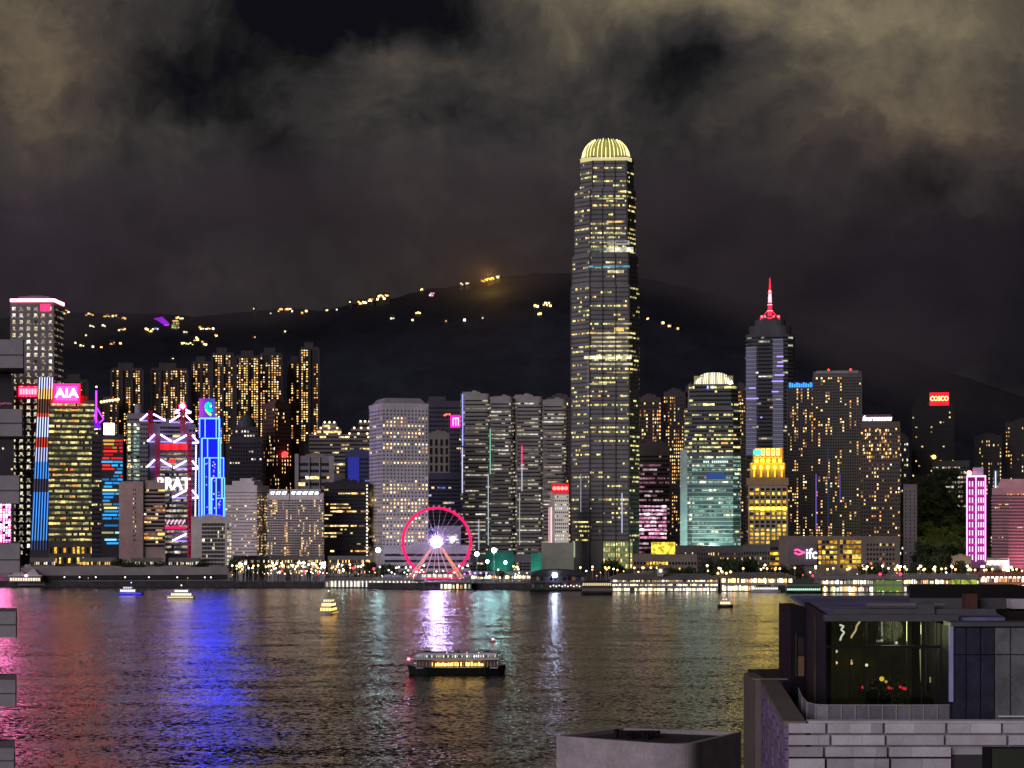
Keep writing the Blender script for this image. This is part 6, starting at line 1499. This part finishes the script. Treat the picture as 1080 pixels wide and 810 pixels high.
# glass lounge
DL = 128.0; zl1 = Z(655, DL) - G; zl0 = zroof + .05; xl = X(871, DL); xr = X(1003.5, DL)
near_c = Vector((xl, DL)); far_c = Vector((X(848, 150), 150.0)); back = 166.0
b = MB(); b.prism([(xl + .05, DL + .05), (X(1060, DL), DL + .05), (X(1060, DL) + 6, back), (far_c.x + 1.2, back), (far_c.x, 150.0)], zl1 - .02, zl1 + .22, roofp); b.build('lounge_roof', root)
b = MB(); 
for (P0, P1) in ((near_c, far_c),):
    v = []; nn = Vector((.35, .05))
    for z in (zl0, zl1 + .32):
        for p in (P0, P1, P1 + nn, P0 + nn): v.append((p.x, p.y, z))
    b.grid(v, [(1, 0, 4, 5), (0, 3, 7, 4), (3, 2, 6, 7), (2, 1, 5, 6), (4, 7, 6, 5)], clad)
b.build('cladding_wall', root)
b = MB(); b.box(xl - .1, xr + .4, DL - .35, DL + .5, zl1 + .0, zl1 + .42, mullion); b.box(xl + .6, xr + 3, DL + .6, DL + 1.1, zl1 + .42, zl1 + .75, mullion); b.tube((xl + 3, DL + 2.2, zl1 + .9), (xr, DL + 2.2, zl1 + .9), .22, STEEL, 8)
b.box(X(979, DL) - .5, X(979, DL) + .5, DL + .4, DL + 1.4, zl1 + .42, zl1 + 1.1, mullion); b.build('roof_edge', root)
zm = Z(682, DL) - G
b = MB(); npan = 9; xs = [X(px, DL) for px in (871, 881, 896.5, 911.5, 926, 941.5, 957, 972, 987, 1003)]
b.build('x', root) if False else None
for a_, c_ in zip(xs, xs[1:]):
    for z0_, z1_ in ((zl0 + .1, zm - .08), (zm + .08, zl1)):
        b = MB(); b.box(a_ + .04, c_ - .04, DL, DL + .03, z0_, z1_, tint); b.build('glass_panel', root)
for x in xs: b = MB(); b.box(x - .028, x + .028, DL - .05, DL + .12, zl0, zl1, clad); b.build('mullion', root)
b = MB(); b.box(xl, xr, DL - .12, DL + .12, zm - .08, zm + .08, clad); b.build('transom', root)
# interior shell
inn = mat_pbr('lounge_interior', (.055, .05, .03), .9, var=.6, scale=.5, spec=.05)
b = MB(); b.box(xl + .6, xr - .1, DL + 9, DL + 9.3, zl0, zl1 - .1, inn); b.box(xl + .5, xr - .1, DL + .3, DL + 9.2, zl0 + .03, zl0 + .12, inn); b.build('interior_wall', root)
# right dark wing and pale panels
DR = 124.5; xd0, xd1, xe = X(1004, DR), X(1049, DR), X(1200, DR); zr1 = Z(660.5, DR) - G
gdark = mat_pbr('dark_blue_panel', (.035, .035, .058), .25, var=.3, scale=.6); gpale = mat_pbr('grey_green_panel', (.15, .155, .165), .3, var=.35, scale=.5)
b = MB(); b.box(xd0, xe, DR + .12, 160, zl0, zr1 - .01, clad); b.build('wing_wall', root)
for (a0, a1, n, m) in ((xd0, xd1, 3, gdark), (xd1, xe, 9, gpale)):
    for i in range(n):
        x0, x1 = a0 + (a1 - a0) * i / n, a0 + (a1 - a0) * (i + 1) / n
        for (z0_, z1_) in ((zl0 + .15, Z(690.5, DR) - G - .03), (Z(690.5, DR) - G + .03, zr1 - .1)):
            b = MB(); b.box(x0 + .035, x1 - .035, DR, DR + .08, z0_, z1_, m); b.build('wing_panel', root)
b = MB(); b.box(xd0 - .1, xe, DR - .15, DR + 2, zr1, zr1 + .25, mullion); b.build('wing_coping', root)
b = MB(); b.box(xd1 + .2, xe, DR - .2, DR - .05, Z(756, DR) - G, Z(754.5, DR) - G, WHITE); b.build('white_rail', root)
b = MB(); b.box(X(1003, DR) - .12, X(1003, DR) + .12, DR - .12, DR + .12, Z(740, DR) - G, zr1, mat_pbr('blue_white_post', (.35, .35, .62), .5)); b.build('corner_post', root)
b = MB(); xb = X(1067, 146); b.box(xb, xb + 1.2, 146, 147.5, zl1, Z(632, 146) - G, mat_pbr('white_plaster', (.70, .62, .68), .6)); b.build('white_flue', root)
b = MB(); b.box(X(1018, 140), X(1031, 140), 140, 141, zl1 + .2, zl1 + 1.3, mat_pbr('red_brown_box', (.10, .035, .03), .7)); b.box(xr, X(1066, 140), 141.2, 142, zl1 + .2, zl1 + .95, mullion); b.build('roof_duct', root)
b = MB(); b.prism([(X(960, 150), 150), (X(1120, 150), 150), (X(1120, 150), 165), (X(1000, 150), 165)], zl1 + .22, zl1 + 1.2, clad); b.build('roof_plant', root)
# dark fin at the back left with a slit window
b = MB(); x0, x1 = X(834.5, 151), X(849, 151); zf = Z(640, 151) - G
b.box(x0, x1, 151, 158, zroof, zf, clad); fin_o = b.build('corner_fin', root)
b = MB(); b.box(X(838, 151), X(840.5, 151), 150.85, 150.98, Z(713, 151) - G, Z(668, 151) - G, mat_pbr('slit_glass', (.05, .04, .045), .2)); b.box(X(841.5, 151), X(848, 151), 150.85, 150.98, Z(713, 151) - G, Z(692, 151) - G, mat_pbr('brown_lit_slit', (.22, .12, .06), .6)); b.box(X(841.5, 151), X(848, 151), 150.85, 150.98, Z(691, 151) - G, Z(672, 151) - G, mat_pbr('slit_glass', (.05, .04, .045), .2)); b.build('slit_window', fin_o)  # brown light of the slit put into its base colour
# low glazed balustrade with a rounded left corner
DB = 125.2; zb0, zb1 = Z(760, DB) - G, Z(744.5, DB) - G; gb_ = mat_pbr('balustrade_grey', (.19, .18, .22), .4, var=.3, scale=.6)
pts = [Vector((X(842, 138), 138.0)), Vector((X(846, 131), 131)), Vector((X(851, 127.2), 127.2)), Vector((X(860, 125.5), 125.5)), Vector((X(873, DB), DB))] + [Vector((X(873 + 14.45 * i, DB), DB)) for i in range(1, 10)]
for p0, p1 in zip(pts, pts[1:]):
    e_ = (p1 - p0).normalized() * .03; n_ = Vector((-e_.y, e_.x)) * 2.5; v = []
    for z in (zb0 - 1, zb1):
        for p in (p0 + e_, p1 - e_, p1 - e_ + n_, p0 + e_ + n_): v.append((p.x, p.y, z))
    b = MB(); b.grid(v, [(0, 1, 5, 4), (1, 2, 6, 5), (2, 3, 7, 6), (3, 0, 4, 7), (4, 5, 6, 7)], gb_); b.build('balustrade_panel', root)
    b = MB(); b.box(p1.x - .03, p1.x + .03, p1.y - .06, p1.y + .02, zb0 - 1, zb1 + .03, CONC); b.build('balustrade_post', root)
    b = MB(); b.tube((p0.x, p0.y - .02, zb1 + .05), (p1.x, p1.y - .02, zb1 + .05), .04, CONC, 6); b.build('handrail', root)
# street reflections in the lounge glass, built as lamps added behind it
def pendant(px, py, D, c, s, label, r_=.11, drop=True):
    z = Z(py, D); e_ = empty('pendant_lamp' if drop else 'low_lamp_reflection', (X(px, D), D, z), 0, label, 'lamp')
    b = MB(); b.ball((0, 0, 0), r_, em(c, s), 8); b.build('bulb', e_)
    b = MB()
    if drop: b.tube((0, 0, r_), (0, 0, max(.3, zl1 + G - .1 - z)), .012, DARK, 5)
    else: b.lathe([(.16, -.5), (.16, -.46), (.02, -.44), (.02, -r_)], DARK, 8)
    b.build('cord' if drop else 'stand', e_)
for px, py, c, s in ((882, 699, (1, .55, .25), 3.5), (898, 699.5, (1, .6, .3), 2.5), (914, 701.5, (1, .75, .5), 3.5), (897.5, 697, (1, .5, .2), 1.6), (882, 687, (1, .9, .7), 2.2), (945.5, 678, (1, .85, .75), 2.2), (926, 676, (1, .95, .85), 1.3), (930, 675.5, (1, 1, .9), 1.0)):
    pendant(px, py, 131, c, s, 'warm pendant lamp added as a street light reflected in the lounge glass', .10)
for px, py in ((910, 725), (937.5, 725.5), (941, 726), (949.5, 724.5), (953, 726), (955, 726.5)):
    pendant(px, py, 131, (1, .02, .04), 2.6, 'small red lamp added as a tail light reflected in the lounge glass', .10, False)
for o in list(bpy.data.objects):
    if o.parent is None and o.get('category') == 'lamp': o['group'] = 'warm pendant lamps in the lounge' if 'pendant' in o['label'] else 'red tail light reflections in the lounge glass'
pendant(930, 716, 131, (1, .62, .06), 2.6, 'amber lamp added as a reflection in the middle of the lounge glass', .16, False); pendant(934.5, 719, 131.4, (1, .5, .08), 2.0, 'smaller amber lamp added as a reflection in the middle of the lounge glass', .10, False)
for px_, D_, sc_, lb in ((921, 133.2, .30, 'bushy plant added for a tree reflection left of the middle of the roof lounge'), (939, 134.0, .38, 'tallest leafy plant added for a tree reflection in the roof lounge'), (957, 133.4, .28, 'leafy plant added for a tree reflection at the right inside the roof lounge')):  # plants added in place of a tree reflected in the glass
    p = TR[1 if sc_ < .35 else 0].place((X(px_, D_), D_, zl0 + G + .1), px_, sc_); p['label'] = lb; p['category'] = 'plant'; p.name = 'reflection_plant'; p['group'] = 'tree reflection plants in the lounge'
def reflection_tube(name, label, pts, D, c, s, r_=.045):  # glowing tubes added inside in place of lights reflected in the glass
    b = MB(); q = [Vector((X(a, D), D, Z(y, D))) for a, y in pts]
    for p0, p1 in zip(q, q[1:]): b.tube(p0, p1, r_, em(c, s), 6)
    tag(b.build(name), label, 'light')
reflection_tube('squiggle_reflection', 'white squiggle tube added as a neon reflection in the lounge glass', [(885.5, 659), (890, 660.5), (887, 664), (890.5, 667), (887.5, 671), (886, 675.5)], 130, (1, .95, .85), 2.4, .06)
reflection_tube('squiggle_reflection', 'yellow and red slanting tube added as a reflection in the lounge glass', [(907, 655.5), (903.5, 660), (902.5, 665), (899, 670), (897.5, 673)], 130, (1, .62, .35), 2.0, .06)
reflection_tube('tube_reflection', 'thin vertical cream tube added as a reflection in the lounge glass', [(970.5, 685), (971.2, 702), (971.8, 719)], 130.5, (1, .8, .45), 1.0, .05)
reflection_tube('tube_reflection', 'short vertical pale tube added as a reflection high in the lounge glass', [(930, 656), (930, 662), (930.4, 670)], 130.5, (.9, 1, .9), .8, .04)
reflection_tube('tube_reflection', 'short vertical amber tube added as a reflection low in the lounge glass', [(981, 714), (981.2, 720)], 130.5, (1, .75, .4), .9, .05)
d_ = bpy.data.lights.new('lounge_fill_lamp', 'POINT'); d_.energy = 900; d_.color = (1, .93, .5); d_.shadow_soft_size = .8  # unseen lamp added to brighten the plants and back wall
o = bpy.data.objects.new('lounge_fill_lamp', d_); C.objects.link(o); o.location = (X(940, 131.0), 131.0, Z(664, 131.0))

# --- pale roof block with a rounded corner at the bottom centre
root = empty('roof_block_building', (X(700, 96), 96, 4), 0, 'low pale concrete roof block with a rounded dark right corner at the bottom edge', 'building')
ztw = 50 - 235 * 92.0 / F; zt_ = ztw - 4
def dpt(px, D): return Vector((X(px, D) - X(700, 96), D - 96))
DA, DN, DC, DB_ = (50 - ztw) * F / 226, 92.0, (50 - ztw) * F / 222, (50 - ztw) * F / 218.5
Pa, Pn, Pc, Pb = dpt(587, DA), dpt(722, DN - .5), dpt(781.5, DC), dpt(655, DB_ + .6)
def rnd_corner(a, c, b, r0, n=14):
    p0 = c + (a - c).normalized() * r0; p1 = c + (b - c).normalized() * r0 * .7
    return [tuple(p0.lerp(c, t).lerp(c.lerp(p1, t), t)) for t in [k / n for k in range(n + 1)]]
def blk(inset=0.0):
    pts = [tuple(Pa)] + rnd_corner(Pa, Pn, Pc, 2.2) + [tuple(Pc), tuple(Pb)]
    ctr_ = (Pa + Pn + Pc + Pb) / 4
    return [tuple(Vector(p) + (ctr_ - Vector(p)).normalized() * inset) for p in pts]
pc = mat_pbr('pale_plaster', (.36, .31, .33), .85, var=.25, scale=.9, bump=.15)
O_, I_ = blk(), blk(.32); n = len(O_)
b = MB(); v = [(x, y, -4) for x, y in O_] + [(x, y, zt_) for x, y in O_] + [(x, y, zt_) for x, y in I_] + [(x, y, zt_ - .22) for x, y in I_]
b.grid(v, [(k_ * n + i, k_ * n + (i + 1) % n, (k_ + 1) * n + (i + 1) % n, (k_ + 1) * n + i) for k_ in range(3) for i in range(n)] + [tuple(range(3 * n, 4 * n))], pc); b.build('wall', root)
b = MB(); b.prism(blk(.34), zt_ - .215, zt_ - .19, mat_pbr('roof_felt', (.035, .032, .03), .9, var=.6, scale=.6)); b.build('roof_deck', root)
for k_, (px, dd) in enumerate(((662, 95.5), (667, 95.8), (679, 95.2), (683, 95.9), (694, 96.2), (650, 96.5))):
    q = dpt(px, dd); b = MB(); b.tube((q.x, q.y, zt_ - .2), (q.x, q.y, zt_ + .05 + .06 * (k_ % 3)), .05 + .03 * (k_ % 2), clad, 8); b.lathe([(.1, zt_ + .05), (.13, zt_ + .12 + .05 * (k_ % 3)), (.01, zt_ + .16 + .05 * (k_ % 3))], clad, 8, (q.x, q.y)); b.build('vent_pipe', root)
q = dpt(672, 96.6); b = MB(); b.box(q.x - .9, q.x + .9, q.y - .3, q.y + .4, zt_ - .2, zt_ + .12, clad); b.build('roof_plant', root)

# --- balcony slabs of the tower at the left edge
D = 103.0; root = empty('near_tower', (X(-60, D), D, 4), 0, 'near grey tower whose stacked balcony slabs poke in at the left edge', 'building')
ox = X(-60, D); slabm = mat_pbr('grey_spandrel', (.28, .255, .27), .75, var=.18, scale=.5, bump=.1)
XX = lambda px, dd: X(px, D + dd) - ox
b = MB(); b.prism([(XX(-220, 0), 0), (XX(-3, 0), 0), (XX(-4, 14), 14), (XX(-220, 14), 14)], -4, Z(352, D) - 4, wall_mat((.08, .07, .08))); b.build('wall', root)
for i, (ya, yb, pr) in enumerate(((358, 388, 25.5), (431.5, 460, 24.5), (501.5, 531, 21.5), (573, 604, 22), (645, 672.5, 18), (717, 745, 17.5), (789, 816, 16))):
    b = MB(); z1, z0 = Z(ya, D - 3) - 4, Z(yb, D - 3) - 4
    b.prism([(XX(-40, -3), -3), (XX(pr - 1.2, -3), -3), (XX(pr, -2.8), -2.8), (XX(pr, 1), 1), (XX(-40, 1), 1)], z0, z1, slabm); b.build('balcony_slab', root)
    b = MB(); b.prism([(XX(-40, -3), -3.04), (XX(pr - 1.4, -3), -3.04), (XX(pr - 1.4, -3), -3.0), (XX(-40, -3), -3.0)], z0 + .62, z0 + .68, mat_pbr('dark_joint_line', (.09, .08, .09), .8)); b.build('joint_line', root)
for (ya, yb, p1) in ((388, 431.5, 12),):
    b = MB(); b.prism([(XX(-20, -.5), -.5), (XX(p1, -.5), -.5), (XX(p1, 1), 1), (XX(-20, 1), 1)], Z(yb, D) - 4 + .3, Z(ya, D) - 4 - .3, mat_pbr('dark_bay_glass', (.02, .02, .024), .2)); b.build('bay_window', root)
